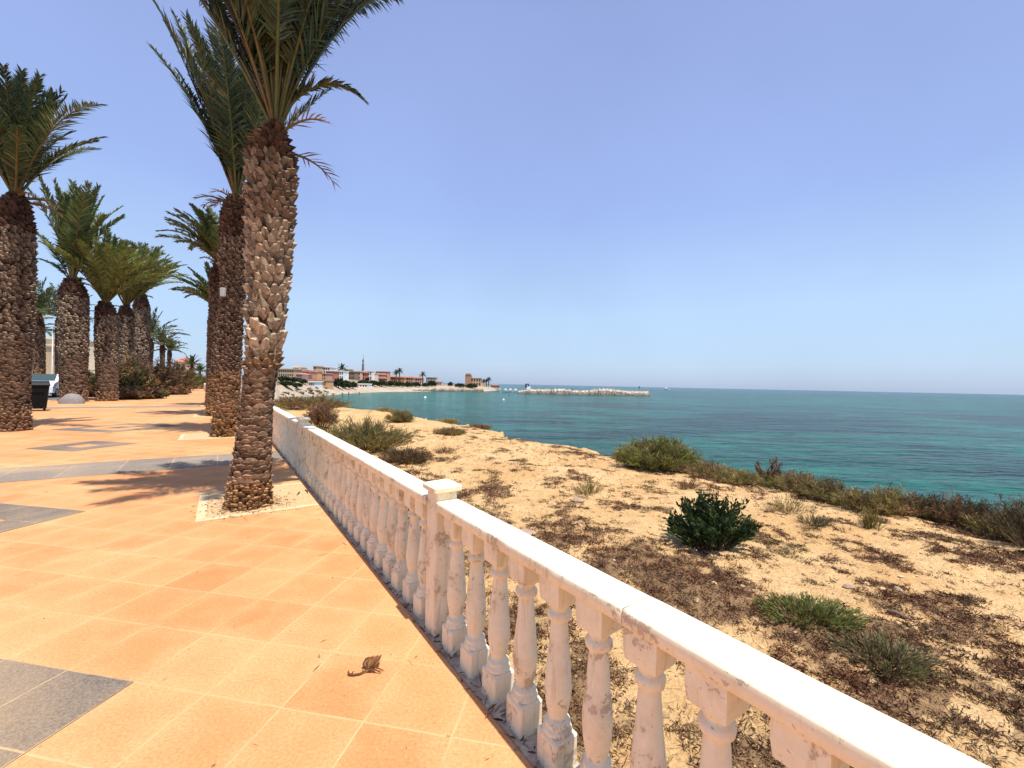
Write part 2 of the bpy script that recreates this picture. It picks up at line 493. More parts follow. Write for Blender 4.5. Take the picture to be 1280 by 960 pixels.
b = MB()
xs = [-6000, -800, -200, -60, 0, 60, 200, 800, 6000]; ys = [-300, 0, 60, 200, 800, 9000]
for y in ys:
    for x in xs: b.v.append((x, y, SEA))
for i in range(len(ys) - 1):
    for j in range(len(xs) - 1):
        k = i * len(xs) + j; b.face((k, k + 1, k + 1 + len(xs), k + len(xs)))
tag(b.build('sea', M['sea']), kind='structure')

# ------------------------------------------------------------------ clifftop terrain
EDGE = [(-12, 9.6), (-4, 8.9), (.6, 8.35), (1.3, 8.5), (2.1, 8.75), (3.1, 8.7), (4.2, 8.3), (5.6, 8.1), (7.5, 8.35), (9.5, 8.5), (11.3, 7.95), (12.3, 8.2), (12.8, 8.55), (14.6, 8.7),
        (17, 8.45), (20.4, 8.3), (25, 8.1), (27.7, 7.0), (30.9, 5.7), (33.4, 4.1), (38, 3.4), (60, 2.6), (80, 2.4)]


def nz(x, y, z=0.0): return noise.noise(Vector((x, y, z)))


def edge_n(w_): return interp(EDGE, w_)[0] + .10 * nz(w_ * 1.7, 3.1) + .16 * nz(w_ * .6, 9.2)


def terr(n, w_):
    p = P(n, w_)
    z = -.16 - .10 * sm(1.2, 8, n)
    z += .05 * nz(p.x * .7, p.y * .7) * sm(1.2, 2, n) + .034 * nz(p.x * 2.3, p.y * 2.3, 4) + .02 * nz(p.x * 6, p.y * 6, 8) + .007 * nz(p.x * 15, p.y * 15, 1)
    e = edge_n(w_); d = n - e
    lim = -.9
    if d > lim:
        z -= .12 * sm(lim, 0, d)
        z -= (3.2) * sm(0, .75, d + .12 * nz(p.x * 3, p.y * 3, 6)) if d > 0 else 0
        if d > 0: z += .18 * nz(p.x * 2.5, p.y * 2.5, 12 + d * 3)
    if w_ > 34: z -= 1.2 * sm(36, 80, w_) * sm(1.2, 3.0, n)
    return z


def on_land(px, py):
    p = at(px, py, -.22)
    n, w_ = nw(p)
    for _ in range(3):
        z = terr(n, w_); p = at(px, py, z); n, w_ = nw(p)
    e = edge_n(w_) - .18
    if n > e: p = P(e, w_, terr(e, w_))
    return p


MATS = [(on_land(a, b_), r) for a, b_, r in [(760, 690, 1.1), (700, 660, .6), (830, 715, 1.2), (900, 745, 1.0), (620, 612, .35), (1225, 690, .9), (1240, 800, .9), (1245, 870, .9), (1160, 890, .7), (880, 880, .8), (1000, 700, .7), (1090, 745, .5)]]


def mat_density(n, w_):
    """how far the creeping scrub closes over the soil here: below 0 bare, above .3 closed"""
    p = P(n, w_)
    f = .26 * nz(p.x * .75, p.y * .75, 2) + .60 * nz(p.x * 2.0, p.y * 2.0, 5) + .42 * nz(p.x * 5.5, p.y * 5.5, 7)
    th = -.09 + .26 * sm(2.4, 5.8, n + .10 * w_) + .16 * sm(4, 11, w_)
    if n > 6.6: th -= .25 * sm(6.6, 7.8, n)
    for c_, r_ in MATS:
        dd = math.hypot(p.x - c_.x, p.y - c_.y)
        if dd < r_: th -= .24 * (1 - dd / r_)
    return f - th


ws = []; x = -9.0
while x < 85:
    ws.append(x); x += .055 if x < 4 and x > -2 else (.075 if x < 8 else (.12 if x < 16 else (.22 if x < 36 else 1.0)))
b = MB(); NR = 135; dens = []
for w_ in ws:
    e = edge_n(w_)
    for j in range(NR):
        t = j / (NR - 1)
        n = 1.165 + t * (e + 1.6 - 1.165)
        b.v.append(tuple(P(n, w_, terr(n, w_))))
        dens.append(min(1, max(0, .25 + 1.6 * mat_density(n, w_))) if w_ < 16 and n < 8.3 else 0)
for i in range(len(ws) - 1):
    for j in range(NR - 1):
        k = i * NR + j; b.face((k, k + 1, k + 1 + NR, k + NR), (dens[k],) * 3, sh=True)
tag(b.build('clifftop_ground', M['soil']), kind='structure')

# ------------------------------------------------------------------ balustrade
BN = 1.085; BAY = 4.95; POST0 = 2.24; RT = .765
bal = empty('balustrade', P(BN, POST0)); bal.rotation_euler = (0, 0, A35)   # local x = ND, local y = WD
tag(bal, 'long white balustrade of turned concrete balusters with peeling paint along the promenade edge', 'balustrade')


def baluster_mb(seg=20, seed=0):
    m = MB(); rr = random.Random(seed); hx = .0575
    m.box((-hx, -hx, -.03), (hx, hx, .118), bev=.008)
    prof = [(.054, .1175), (.056, .125), (.055, .135), (.049, .141), (.047, .146), (.050, .152), (.049, .160), (.039, .166),
            (.036, .172), (.038, .184), (.0435, .21), (.0495, .245), (.0525, .28), (.0515, .315), (.0475, .36), (.042, .415), (.037, .47), (.0335, .515), (.032, .535), (.0325, .542),
            (.0435, .547), (.0465, .555), (.0465, .568), (.042, .576), (.035, .580), (.035, .588), (.039, .596), (.046, .606), (.0525, .614)]
    prof = [(r * (1 + rr.uniform(-.03, .03)), z) for r, z in prof]
    m.lathe(prof, seg)
    hb = hx * .93
    pts = [(-hb, -hb, .6135), (hb, -hb, .6135), (hb, hb, .6135), (-hb, hb, .6135), (-hx, -hx, .655), (hx, -hx, .655), (hx, hx, .655), (-hx, hx, .655), (-hx, -hx, .7118), (hx, -hx, .7118), (hx, hx, .7118), (-hx, hx, .7118)]
    m.add(pts, [(3, 2, 1, 0), (0, 1, 5, 4), (1, 2, 6, 5), (2, 3, 7, 6), (3, 0, 4, 7), (4, 5, 9, 8), (5, 6, 10, 9), (6, 7, 11, 10), (7, 4, 8, 11), (8, 9, 10, 11)])
    return m


bmesh_ = [baluster_mb(20, i) for i in range(4)]
prot = []
for i, m in enumerate(bmesh_):
    o = m.build('baluster', M['paint'], bal); prot.append(o)
spots = [(POST0 - .205 - .208 * i) for i in range(14)]
near = [s for s in spots if s > -.7]
for bay in range(4):
    w0 = POST0 + BAY * bay
    near += [w0 + .205 + (BAY - .41) * i / 22 for i in range(23)]
near = sorted(near)[:100]
rest = []
for bay in range(4, 9):
    w0 = POST0 + BAY * bay
    rest += [w0 + .205 + (BAY - .41) * i / 22 for i in range(23)]
allw = sorted([POST0 - .205 - .208 * i for i in range(14)] + [POST0 + BAY * k + .205 + (BAY - .41) * i / 22 for k in range(4) for i in range(23)])
near = [x for x in allw if x > -.75]; rest = near[100:] + rest; near = near[:100]
rr = random.Random(5)
for i, w_ in enumerate(near):
    o = prot[i] if i < 4 else prot[rr.randrange(4)].copy()
    if i >= 4: col.objects.link(o); o.parent = bal
    o.location = (rr.uniform(-.004, .004), w_ - POST0, 0)
    o.rotation_euler = (0, 0, rr.choice((0, 1, 2, 3)) * math.pi / 2 + rr.uniform(-.05, .05))
m = MB()
src = baluster_mb(8, 1)
for w_ in rest:
    bb = len(m.v)
    m.v.extend((v[0], v[1] + w_ - POST0, v[2]) for v in src.v)
    for f, sh in zip(src.f, src.smooth): m.face([bb + i for i in f], sh=sh)
o = m.build('baluster_row', M['paint'], bal); o['kind'] = 'stuff'


def rail_mb(y0, y1, seed):
    """handrail slab with softened, slightly chipped arrises"""
    m = MB(); n_ = max(8, int((y1 - y0) / .03)); hw = .074; z0, z1 = .7125, RT
    pr = [(-hw + .006, z0), (-hw, z0 + .006), (-hw, z1 - .008), (-hw + .003, z1 - .002), (-hw + .010, z1), (hw - .010, z1), (hw - .003, z1 - .002), (hw, z1 - .008), (hw, z0 + .006), (hw - .006, z0)]
    L = len(pr)
    for i in range(n_ + 1):
        y = lerp(y0, y1, i / n_)
        for j, (x, z) in enumerate(pr):
            chip = 0
            if j in (2, 3, 4, 0, 1):
                c_ = nz(y * 9 + seed * 7, j * .35, seed) + .5 * nz(y * 31, j * .5, seed + 3)
                chip = .006 * max(0, c_ - .35)
            wv = .0016 * nz(y * 2.2, x * 5, seed + z * 3)
            m.v.append((x + (chip if x < 0 else -chip) + wv, y, z - (chip * .8 if z > .74 else -chip) + wv))
    for i in range(n_):
        for j in range(L):
            k = (j + 1) % L
            m.face((i * L + j, i * L + k, (i + 1) * L + k, (i + 1) * L + j), sh=j in (1, 2, 3, 5, 6, 7))
    m.face(list(range(L))[::-1]); m.face([n_ * L + j for j in range(L)])
    return m


for k in range(-1, 9):
    y0 = BAY * k; y1 = y0 + BAY
    if k == 0 or k == -1:
        cuts = [y0 + .068, y0 + 1.62, y0 + 3.25, y1 - .068] if k == 0 else [y0 + .068, y0 + 1.9, y0 + 3.55, y1 - .068]
    else: cuts = [y0 + .068, y0 + 2.4, y1 - .068]
    for c0, c1 in zip(cuts, cuts[1:]):
        rail_mb(c0 + (.0015 if c0 != cuts[0] else 0), c1 - (.0015 if c1 != cuts[-1] else 0), k * 3 + c0).build('handrail', M['paint'], bal)
    m = MB(); m.box((-.088, y0, -.16), (.075, y1 - .004, -.008), bev=.006); m.build('base_plinth', M['base_conc'], bal)
for k in range(-1, 10):
    y = BAY * k
    m = MB(); m.box((-.066, y - .066, -.15), (.066, y + .066, .812), bev=.007)
    m.box((-.030, y - .0, .2), (-.029, y + .001, .201))
    o = m.build('post', M['paint'], bal)
    c = MB()
    h = .088
    c.box((-h, y - h, .8122), (h, y + h, .849), bev=.008)
    ts = .081
    bb = len(c.v)
    c.add([(-h + .008, y - h + .008, .8492), (h - .008, y - h + .008, .8492), (h - .008, y + h - .008, .8492), (-h + .008, y + h - .008, .8492), (-.05, y - .05, .859), (.05, y - .05, .859), (.05, y + .05, .859), (-.05, y + .05, .859)],
          [(0, 1, 5, 4), (1, 2, 6, 5), (2, 3, 7, 6), (3, 0, 4, 7), (4, 5, 6, 7)])
    c.build('post_cap', M['paint'], o)

# ------------------------------------------------------------------ palms


def boot(m, c, up, out, side, wd, ht, pr, colr, cutc):
    """one cut leaf base: wedge that leaves the trunk towards its top"""
    b0 = len(m.v); w2 = wd / 2
    tl = w2 * .55
    v = [c - side * w2 * .35 - up * ht * .55, c + side * w2 * .35 - up * ht * .55,
         c - side * w2 * 1.05 + out * pr * .15 - up * ht * .02, c + side * w2 * 1.05 + out * pr * .15 - up * ht * .02,
         c - side * tl + out * pr * .8 + up * ht * .36, c + side * tl + out * pr * .8 + up * ht * .36,
         c - side * tl * .7 - out * .02 + up * ht * .6, c + side * tl * .7 - out * .02 + up * ht * .6,
         c + out * pr * .7 - up * ht * .12, c + out * pr * 1.3 + up * ht * .46]
    m.v.extend(tuple(x) for x in v)
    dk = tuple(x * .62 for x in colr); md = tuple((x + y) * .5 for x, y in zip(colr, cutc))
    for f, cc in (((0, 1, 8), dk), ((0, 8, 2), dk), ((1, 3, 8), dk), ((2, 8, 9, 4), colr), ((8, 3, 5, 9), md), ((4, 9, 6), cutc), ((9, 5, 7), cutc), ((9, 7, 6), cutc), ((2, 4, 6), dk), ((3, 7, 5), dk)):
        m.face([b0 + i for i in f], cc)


def make_trunk(prof, depth, base_z, zones, rng, root, loc, rows_scale=1.0):
    """prof: (pixel y, centre x, width) from the base up; zones(t) -> (w, h, protrusion, colour, cut colour)"""
    pts = []
    for py, cx, wd in prof:
        p = at_depth(cx, py, depth); pts.append((p, wd * depth / F / 2))
    pts[0] = (Vector((pts[0][0].x, pts[0][0].y, base_z - .03)), pts[0][1])
    zs = [p.z for p, _ in pts]

    def sample(z):
        for i in range(len(zs) - 1):
            if z <= zs[i + 1]:
                t = (z - zs[i]) / (zs[i + 1] - zs[i]); return pts[i][0].lerp(pts[i + 1][0], t), lerp(pts[i][1], pts[i + 1][1], t)
        return pts[-1]
    m = MB(); z0, z1 = zs[0], zs[-1]
    n_ = 40; seg = 18
    for i in range(n_ + 1):
        c, r = sample(lerp(z0, z1, i / n_))
        for k in range(seg):
            q = 2 * math.pi * k / seg
            rr_ = r * .86 * (1 + .05 * nz(i * .6, k * 1.1, loc.x))
            m.v.append((c.x + rr_ * math.cos(q) - loc.x, c.y + rr_ * math.sin(q) - loc.y, c.z - loc.z))
    for i in range(n_):
        for k in range(seg):
            j = (k + 1) % seg; m.face((i * seg + k, i * seg + j, (i + 1) * seg + j, (i + 1) * seg + k), (.045, .026, .016), sh=True)
    m.face([n_ * seg + k for k in range(seg)], (.05, .03, .02))
    z = z0 + .02; row = 0
    while z < z1:
        t = (z - z0) / (z1 - z0)
        c, r = sample(z); wd, ht, pr, cl, cc = zones(t)
        nb = max(6, int(round(2 * math.pi * r / (wd * .9))))
        for k in range(nb):
            q = 2 * math.pi * (k + .5 * (row % 2)) / nb + rng.uniform(-.14, .14)
            if rng.random() < .03: continue
            out = Vector((math.cos(q), math.sin(q), 0)); side = Vector((-math.sin(q), math.cos(q), 0))
            s = rng.uniform(.68, 1.25)
            vv = rng.uniform(.5, 1.4)
            cen = Vector((c.x - loc.x, c.y - loc.y, z - loc.z)) + out * (r - pr * .75) + Vector((0, 0, rng.uniform(-.4, .4) * ht))
            upv = Vector((rng.uniform(-.22, .22), rng.uniform(-.22, .22), 1))
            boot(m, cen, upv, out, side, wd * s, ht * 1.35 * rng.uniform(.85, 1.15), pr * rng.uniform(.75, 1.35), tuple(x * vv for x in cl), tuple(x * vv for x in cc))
        z += ht * .62 * rows_scale; row += 1
    for _ in range(int(260 * (z1 - z0) / 4)):            # loose fibres and torn sheath ends
        t = rng.random() ** .6; c, r = sample(lerp(z0, z1, t)); q = rng.uniform(0, 6.283)
        o_ = Vector((math.cos(q), math.sin(q), 0)); p_ = Vector((c.x - loc.x, c.y - loc.y, c.z - loc.z)) + o_ * r * rng.uniform(.9, 1.05)
        v_ = rng.uniform(.6, 1.5); b_ = len(m.v); l_ = rng.uniform(.04, .13); d_ = o_ * rng.uniform(.1, .7) + Vector((-o_.y, o_.x, 0)) * rng.uniform(-.8, .8) + Vector((0, 0, rng.uniform(-.8, .9))); w_ = Vector((-o_.y, o_.x, .3)) * .005
        m.v.extend((tuple(p_ - w_), tuple(p_ + w_), tuple(p_ + d_ * l_))); m.face((b_, b_ + 1, b_ + 2), (.17 * v_, .095 * v_, .055 * v_))
    return m.build('trunk', M['trunk'], root), sample(z1)[0], sample(z1)[1]


def frond(m, p0, az, el, L, droop, rng, nl=60, colr=(.05, .075, .03), lw=.022, ll=.30, petiole=.16, rw=.014, roll=0.0, curl=0.0):
    K = 14; pts = [Vector(p0)]; tans = []
    for i in range(K):
        t = i / (K - 1)
        e = el - droop * (t ** 1.5)
        a = az + curl * t * t
        d = Vector((math.cos(a) * math.cos(e), math.sin(a) * math.cos(e), math.sin(e)))
        tans.append(d); pts.append(pts[-1] + d * (L / K))
    tans.append(tans[-1])
    rc = (.16, .15, .045) if rng.random() < .7 else (.22, .14, .045)
    m.tube(pts, [rw * (1 - .85 * i / K) + .0015 for i in range(K + 1)], 4, rc, cap=False)
    side0 = Vector((-math.sin(az), math.cos(az), 0))
    for i in range(nl):
        t = petiole + (1 - petiole) * (i + rng.random() * .6) / nl
        f = t * K; k = min(K - 1, int(f)); p = pts[k].lerp(pts[k + 1], f - k); T = tans[k]
        s = (side0 - T * side0.dot(T)).normalized(); u = s.cross(T) * -1
        if u.z < 0: u = -u
        if roll: s, u = s * math.cos(roll) + u * math.sin(roll), u * math.cos(roll) - s * math.sin(roll)
        prof = min(1, (t - petiole) / .16 + .35) * (1.0 - .62 * max(0, (t - .45) / .55) ** 1.3)
        for sg in (-1, 1):
            if rng.random() < .03: continue
            al = R(lerp(58, 30, t) + rng.uniform(-8, 8)); be = R(rng.uniform(2, 34))
            d = T * math.cos(al) + (s * sg * math.cos(be) + u * math.sin(be)) * math.sin(al)
            ln = ll * 1.28 * prof * rng.uniform(.8, 1.12)
            wv = (T * .9 + u * rng.uniform(-.5, .5)); wv = (wv - d * wv.dot(d)).normalized() * lw * .5
            g = Vector((0, 0, -ln * rng.uniform(.06, .28)))
            a0 = p; mid = p + d * ln * .5 + g * .2; tip = p + d * ln + g
            vv = rng.uniform(.6, 1.45)
            c = tuple(x * vv for x in colr)
            if rng.random() < .07: c = (.20 * vv, .16 * vv, .07 * vv)
            bb = len(m.v)
            m.v.extend((tuple(a0 - wv * .5), tuple(a0 + wv * .5), tuple(mid + wv), tuple(mid - wv), tuple(tip)))
            m.face((bb, bb + 1, bb + 2, bb + 3), c); m.face((bb + 3, bb + 2, bb + 4), c)


def crown(root, loc, top, r, rng, fr, colr, nl, lw, ll, rw, dead=0, pet=(.13, .2)):
    m = MB()
    for (az, el, L, dr, ro, cu) in fr:
        q = Vector((top.x - loc.x + math.cos(az) * r * .6 * math.cos(el), top.y - loc.y + math.sin(az) * r * .6 * math.cos(el), top.z - loc.z - .04))
        vv = rng.uniform(.8, 1.25)
        frond(m, q, az, el, L, dr, rng, int(nl * 1.35), tuple(x * vv for x in colr), lw * .92, ll * L, rng.uniform(*pet), rw, ro, cu)
    for i in range(dead):
        az = rng.uniform(0, 6.28)
        q = Vector((top.x - loc.x + math.cos(az) * r, top.y - loc.y + math.sin(az) * r, top.z - loc.z - rng.uniform(.05, .25)))
        frond(m, q, az, R(rng.uniform(10, 40)), rng.uniform(.5, .9), R(60), rng, 10, (.20, .12, .06), lw * .8, .2, .1, rw, 0, 0)
    return m.build('crown', M['leaf'], root)


def gen_fronds(rng, n, L, e0, e1, dr0, dr1, bias_az=None, bias=0.0, skip=None):
    fr = []
    for i in range(n):
        t = i / max(1, n - 1)
        az = i * 2.39996 + rng.uniform(-.25, .25)
        if bias_az is not None:
            d = (bias_az - az + math.pi) % (2 * math.pi) - math.pi
            az += d * bias
        el = R(lerp(e0, e1, t) + rng.uniform(-5, 5))
        fr.append((az, el, L * rng.uniform(.85, 1.1), R(lerp(dr0, dr1, t) + rng.uniform(-8, 8)), rng.uniform(-.5, .5), rng.uniform(-.25, .25)))
    return fr


def zones_big(t):
    if t < .07: return .065, .045, .030, (.22, .115, .055), (.33, .20, .10)
    if t < .36: return .12, .058, .017, (.19, .118, .072), (.26, .175, .11)
    if t < .40: return .10, .085, .06, (.20, .115, .06), (.36, .24, .14)
    if t < .50: return .115, .145, .06, (.35, .255, .165), (.48, .37, .25)
    if t < .74: return .098, .11, .045, (.29, .21, .14), (.42, .32, .215)
    if t < .9: return .09, .085, .045, (.19, .125, .08), (.31, .22, .145)
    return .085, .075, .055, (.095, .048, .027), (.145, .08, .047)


def zones_mid(s):
    def z(t):
        if t < .08: return .12 * s, .075 * s, .05, (.25, .14, .06), (.33, .20, .10)
        if t < .27: return .14 * s, .075 * s, .025, (.20, .112, .054), (.28, .17, .09)
        if t < .82: return .125 * s, .09 * s, .045, (.105, .062, .042), (.22, .15, .10)
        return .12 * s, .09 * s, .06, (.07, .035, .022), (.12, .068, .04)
    return z


def zones_left(s):
    def z(t):
        if t < .1: return .11 * s, .07 * s, .055, (.20, .125, .075), (.30, .20, .12)
        if t < .38: return .14 * s, .068 * s, .02, (.11, .068, .044), (.21, .14, .09)
        if t < .85: return .135 * s, .105 * s, .048, (.115, .077, .053), (.32, .245, .17)
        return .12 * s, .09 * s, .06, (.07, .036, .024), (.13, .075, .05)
    return z


PG = 'date palms along the promenade'
GREEN = (.055, .085, .030); GREENY = (.085, .105, .032); DEEP = (.056, .080, .034)


def palm(label, prof, depth, zones, seed, fronds, colr=GREEN, nl=50, lw=.028, ll=.15, rw=.02, dead=0, group=PG, rows=1.0, base_z=0.0, pet=(.13, .2)):
    rng = random.Random(seed)
    b0 = at_depth(prof[0][1], prof[0][0], depth); loc = Vector((b0.x, b0.y, base_z))
    root = empty('palm_tree', loc); tag(root, label, 'palm tree', group)
    _, top, r = make_trunk(prof, depth, base_z, zones, rng, root, loc, rows)
    crown(root, loc, top, r, rng, fronds(rng), colr, nl, lw, ll, rw, dead, pet)
    return root


d = at(311, 632).y


def f_r1(rng):
    fr = gen_fronds(rng, 38, 2.9, 87, 75, 12, 34)
    fr += [(R(-90), R(84), 3.0, R(10), .0, 0), (R(5), R(70), 2.9, R(22), .2, .1), (R(-25), R(71), 2.8, R(20), -.2, 0), (R(30), R(70), 2.8, R(24), .3, 0), (R(185), R(66), 2.8, R(22), .1, 0), (R(205), R(63), 2.7, R(24), -.2, 0),
           (R(160), R(66), 2.7, R(20), 0, 0), (R(8), R(70), 1.25, R(110), .3, 0), (R(-60), R(66), 2.9, R(26), .3, 0), (R(-125), R(70), 2.9, R(24), -.3, 0)]
    return fr


palm('tallest nearest palm with pale pineapple-cut trunk rising from the kerbed pit beside the balustrade',
     [(634, 311, 52), (620, 311, 50), (600, 313, 45), (560, 317, 40), (520, 320, 36), (480, 324, 35), (450, 329, 37), (430, 331, 40), (380, 334, 44), (330, 336, 48), (270, 338, 52), (210, 340, 55), (190, 340, 48), (174, 343, 30), (158, 345, 20)],
     d, zones_big, 11, f_r1, DEEP, 95, .022, .15, .02, 4, pet=(.2, .3))


def f_r2(rng):
    fr = gen_fronds(rng, 30, 3.9, 88, 70, 6, 18)
    fr += [(R(186), R(71), 4.6, R(8), .4, 0), (R(200), R(76), 4.3, R(9), -.3, 0), (R(170), R(79), 4.2, R(8), .2, 0), (R(190), R(70), 3.2, R(10), .0, 0), (R(215), R(80), 3.9, R(8), .5, 0), (R(181), R(74), 4.4, R(8), -.2, 0)]
    return fr


palm('slimmer second palm with rusty orange trunk foot directly behind the tallest palm',
     [(546, 282, 30), (530, 282.5, 29), (500, 284, 27), (440, 287, 26), (380, 290, 26), (345, 292, 27), (335, 291, 31), (300, 294, 31), (272, 294, 31), (256, 295, 24), (246, 296, 14)],
     at(282, 545).y, zones_mid(1.0), 12, f_r2, DEEP, 75, .035, .125, .028, 8)
p3 = P(-.3, 19.6); p4 = P(-.3, 26.6); p5 = P(-.3, 33.6)


def f_side(rng):
    fr = gen_fronds(rng, 24, 2.2, 84, 42, 25, 65, R(185), .35)
    fr += [(R(185), R(56), 2.3, R(45), .3, 0), (R(200), R(62), 2.3, R(40), .2, 0), (R(175), R(44), 2.0, R(50), 0, 0)]
    return fr


palm('third right-hand palm, arched fronds showing left of the second trunk at mid height',
     [(519.5, 268, 18), (480, 269, 17), (420, 271, 17), (370, 272, 17), (345, 273, 18), (332, 274, 12), (326, 274, 8)], p3.y, zones_mid(1.1), 13, f_side, GREEN, 44, .05, .13, .03, 4)
palm('fourth right-hand palm with lower arching crown beneath the third one',
     [(507, 266, 16), (470, 267, 15), (430, 268, 15), (400, 269, 15), (390, 270, 9), (384, 270, 6)], p4.y, zones_mid(1.3), 14, f_side, GREEN, 36, .06, .13, .03, 3)


def f_l1(rng):
    fr = gen_fronds(rng, 34, 2.85, 88, 66, 8, 30)
    fr += [(R(-15), R(60), 3.7, R(66), .2, 0), (R(-40), R(52), 2.2, R(50), .0, 0), (R(-50), R(72), 2.9, R(20), .3, 0), (R(15), R(78), 3.0, R(12), .0, 0), (R(-5), R(74), 2.8, R(10), .2, 0)]
    return fr


palm('big palm with thick scaly trunk cut by the left edge of the view',
     [(540, 12, 37), (525, 13, 34), (500, 14, 32), (460, 14, 34), (420, 14.5, 36), (330, 16, 39), (285, 18, 35), (262, 19, 28), (250, 20, 20), (244, 20, 13)],
     at(12, 538).y, zones_left(1.0), 15, f_l1, DEEP, 70, .036, .13, .028, 6)


def f_l2(rng):
    fr = gen_fronds(rng, 34, 4.9, 89, 75, 8, 26)
    fr += [(R(-10), R(68), 4.0, R(20), .2, 0), (R(180), R(60), 3.6, R(20), 0, 0), (R(175), R(45), 2.6, R(40), 0, 0)]
    return fr


palm('broad stout-trunked palm standing behind the dark rubbish bin',
     [(502, 93, 24), (480, 92, 25), (440, 92, 27), (400, 92, 28), (370, 92, 27), (358, 91, 21), (350, 91, 13)], at(90, 502).y, zones_left(1.7), 16, f_l2, (.11, .145, .045), 52, .075, .125, .05, 4)


def f_l3(sc):
    def f(rng):
        return gen_fronds(rng, 44, sc, 88, 56, 10, 50, R(20), .22)
    return f


palm('yellow-green palm, first of the three crowns grouped left of the open sky',
     [(501, 134, 21), (470, 134, 21), (430, 133, 22), (400, 133, 22), (386, 132, 18), (378, 132, 10)], at(133, 501).y, zones_left(1.6), 17, f_l3(3.7), (.16, .19, .055), 44, .07, .14, .04, 2)
palm('yellow-green palm with narrow trunk, middle of the three grouped crowns',
     [(495, 157, 16), (460, 157, 16), (420, 157, 16), (398, 157, 17), (388, 157, 12), (382, 157, 8)], at(158, 495).y, zones_left(1.8), 18, f_l3(4.3), (.165, .195, .055), 40, .08, .14, .045, 2)
palm('yellow-green palm leaning right, last of the three grouped crowns beside open sky',
     [(491, 178, 15), (450, 177, 16), (410, 177, 16), (385, 177, 17), (374, 177, 12), (368, 177, 8)], at(178, 491).y, zones_left(2.0), 19, f_l3(4.4), (.15, .18, .055), 38, .09, .14, .05, 2)


def f_small(L):
    def f(rng): return gen_fronds(rng, 22, L, 85, 10, 15, 60)
    return f


FP = 'smaller palms further back'
for lab, prof, dep, L, seed in [
    ('small dark-trunked palm seen between the edge palm and the stout palm', [(492, 49, 11), (450, 49, 11), (410, 48, 12), (398, 48, 8), (392, 48, 5)], 42, 3.6, 31),
    ('palm with drooping crown half hidden behind the stout palm', [(490, 74, 8), (440, 74, 8), (404, 75, 9), (396, 75, 5)], 50, 4.0, 32),
    ('thin palm close beside the edge palm trunk', [(492, 33, 9), (450, 33, 9), (418, 33, 9), (410, 33, 5)], 46, 3.2, 33),
    ('low palm with long upright fronds just right of the three grouped trunks', [(484, 186, 8), (450, 186, 8), (430, 187, 9), (424, 187, 5)], 52, 3.9, 34),
    ('little round-crowned palm standing clear against sky in the far distance', [(482, 203, 5.5), (450, 203, 5), (436, 203, 6), (431, 203, 4)], 68, 3.0, 35),
    ('little round-crowned palm, slightly lower than its far neighbour', [(482, 211.5, 4.5), (455, 211.5, 4), (442, 212, 5), (438, 212, 3)], 74, 2.6, 36),
    ('tiny distant palm over the flowering shrubs at the promenade end', [(478, 240, 3), (464, 240, 3), (459, 240, 3.5), (456, 240, 2)], 92, 2.4, 37),
    ('tiny distant palm at the right of the far shrubs beside a trunk', [(478, 250, 2.5), (467, 250, 2.5), (464, 250, 2)], 100, 2.0, 38)]:
    z = -.13 if dep < 60 else -.16
    palm(lab, prof, dep, zones_mid(2.2), seed, f_small(L), (.06, .085, .03), 22, .10, .17, .05, 0, FP, 1.4, z)

# small box lamp strapped to the second palm
p = at_depth(279.5, 365, at(282, 545).y - .32)
fl = empty('floodlight', p); tag(fl, 'small pale floodlight box fixed high on the second palm trunk', 'floodlight')
m = MB(); m.box((-.07, -.04, -.11), (.04, .04, .10), bev=.012); m.build('housing', plain('pale_enamel', (.40, .39, .36), .5), fl)
m = MB(); m.tube([(-.02, .05, 0), (.08, .16, 0), (.14, .26, .0)], .018, 6); m.build('bracket', plain('bracket_steel', (.3, .3, .3), .5, .6), fl)

# tree pits


def pit(name, n0, n1, w0, w1):
    k = MB(); t = .085
    for a0, a1, c0, c1 in ((n0, n1, w0, w0 + t), (n0, n1, w1 - t, w1), (n0, n0 + t, w0 + t, w1 - t)):
        q = [P(a0, c0, .012), P(a1, c0, .012), P(a1, c1, .012), P(a0, c1, .012)]
        k.add(q + [Vector((p.x, p.y, -.02)) for p in q], [(0, 1, 2, 3), (0, 4, 5, 1), (1, 5, 6, 2), (2, 6, 7, 3), (3, 7, 4, 0)])
    tag(k.build('tree_pit_kerb', M['kerbstone']), kind='structure')
    s = MB(); N_ = 14
    for i in range(N_ + 1):
        for j in range(N_ + 1):
            n = lerp(n0 + t, n1, i / N_); w_ = lerp(w0 + t, w1 - t, j / N_)
            s.v.append(tuple(P(n, w_, .006 + .004 * nz(n * 5, w_ * 5) * (0 < i < N_) * (0 < j < N_))))
    for i in range(N_):
        for j in range(N_):
            a = i * (N_ + 1) + j; s.face((a, a + N_ + 1, a + N_ + 2, a + 1), sh=True)
    tag(s.build('tree_pit_soil', M['pitsand']), kind='structure')


pit('a', -.17, FE - .03, 5.17, 6.42)
for w0 in (12.1, 19.0, 26.0): pit('b', -.75, FE - .03, w0, w0 + 1.3)

# ------------------------------------------------------------------ shrubs


def blade(m, p, d, ln, wd, c, bend=.15, rng=random):
    d = d.normalized(); s = d.cross(Vector((rng.uniform(-1, 1), rng.uniform(-1, 1), rng.uniform(-.3, .3))))
    if s.length < 1e-4: s = Vector((1, 0, 0))
    s = s.normalized() * wd * .5
    mid = p + d * ln * .5; tip = p + d * ln + Vector((0, 0, -bend * ln))
    bb = len(m.v)
    m.v.extend((tuple(p - s * .5), tuple(p + s * .5), tuple(mid + s), tuple(mid - s), tuple(tip)))
    m.face((bb, bb + 1, bb + 2, bb + 3), c); m.face((bb + 3, bb + 2, bb + 4), c)


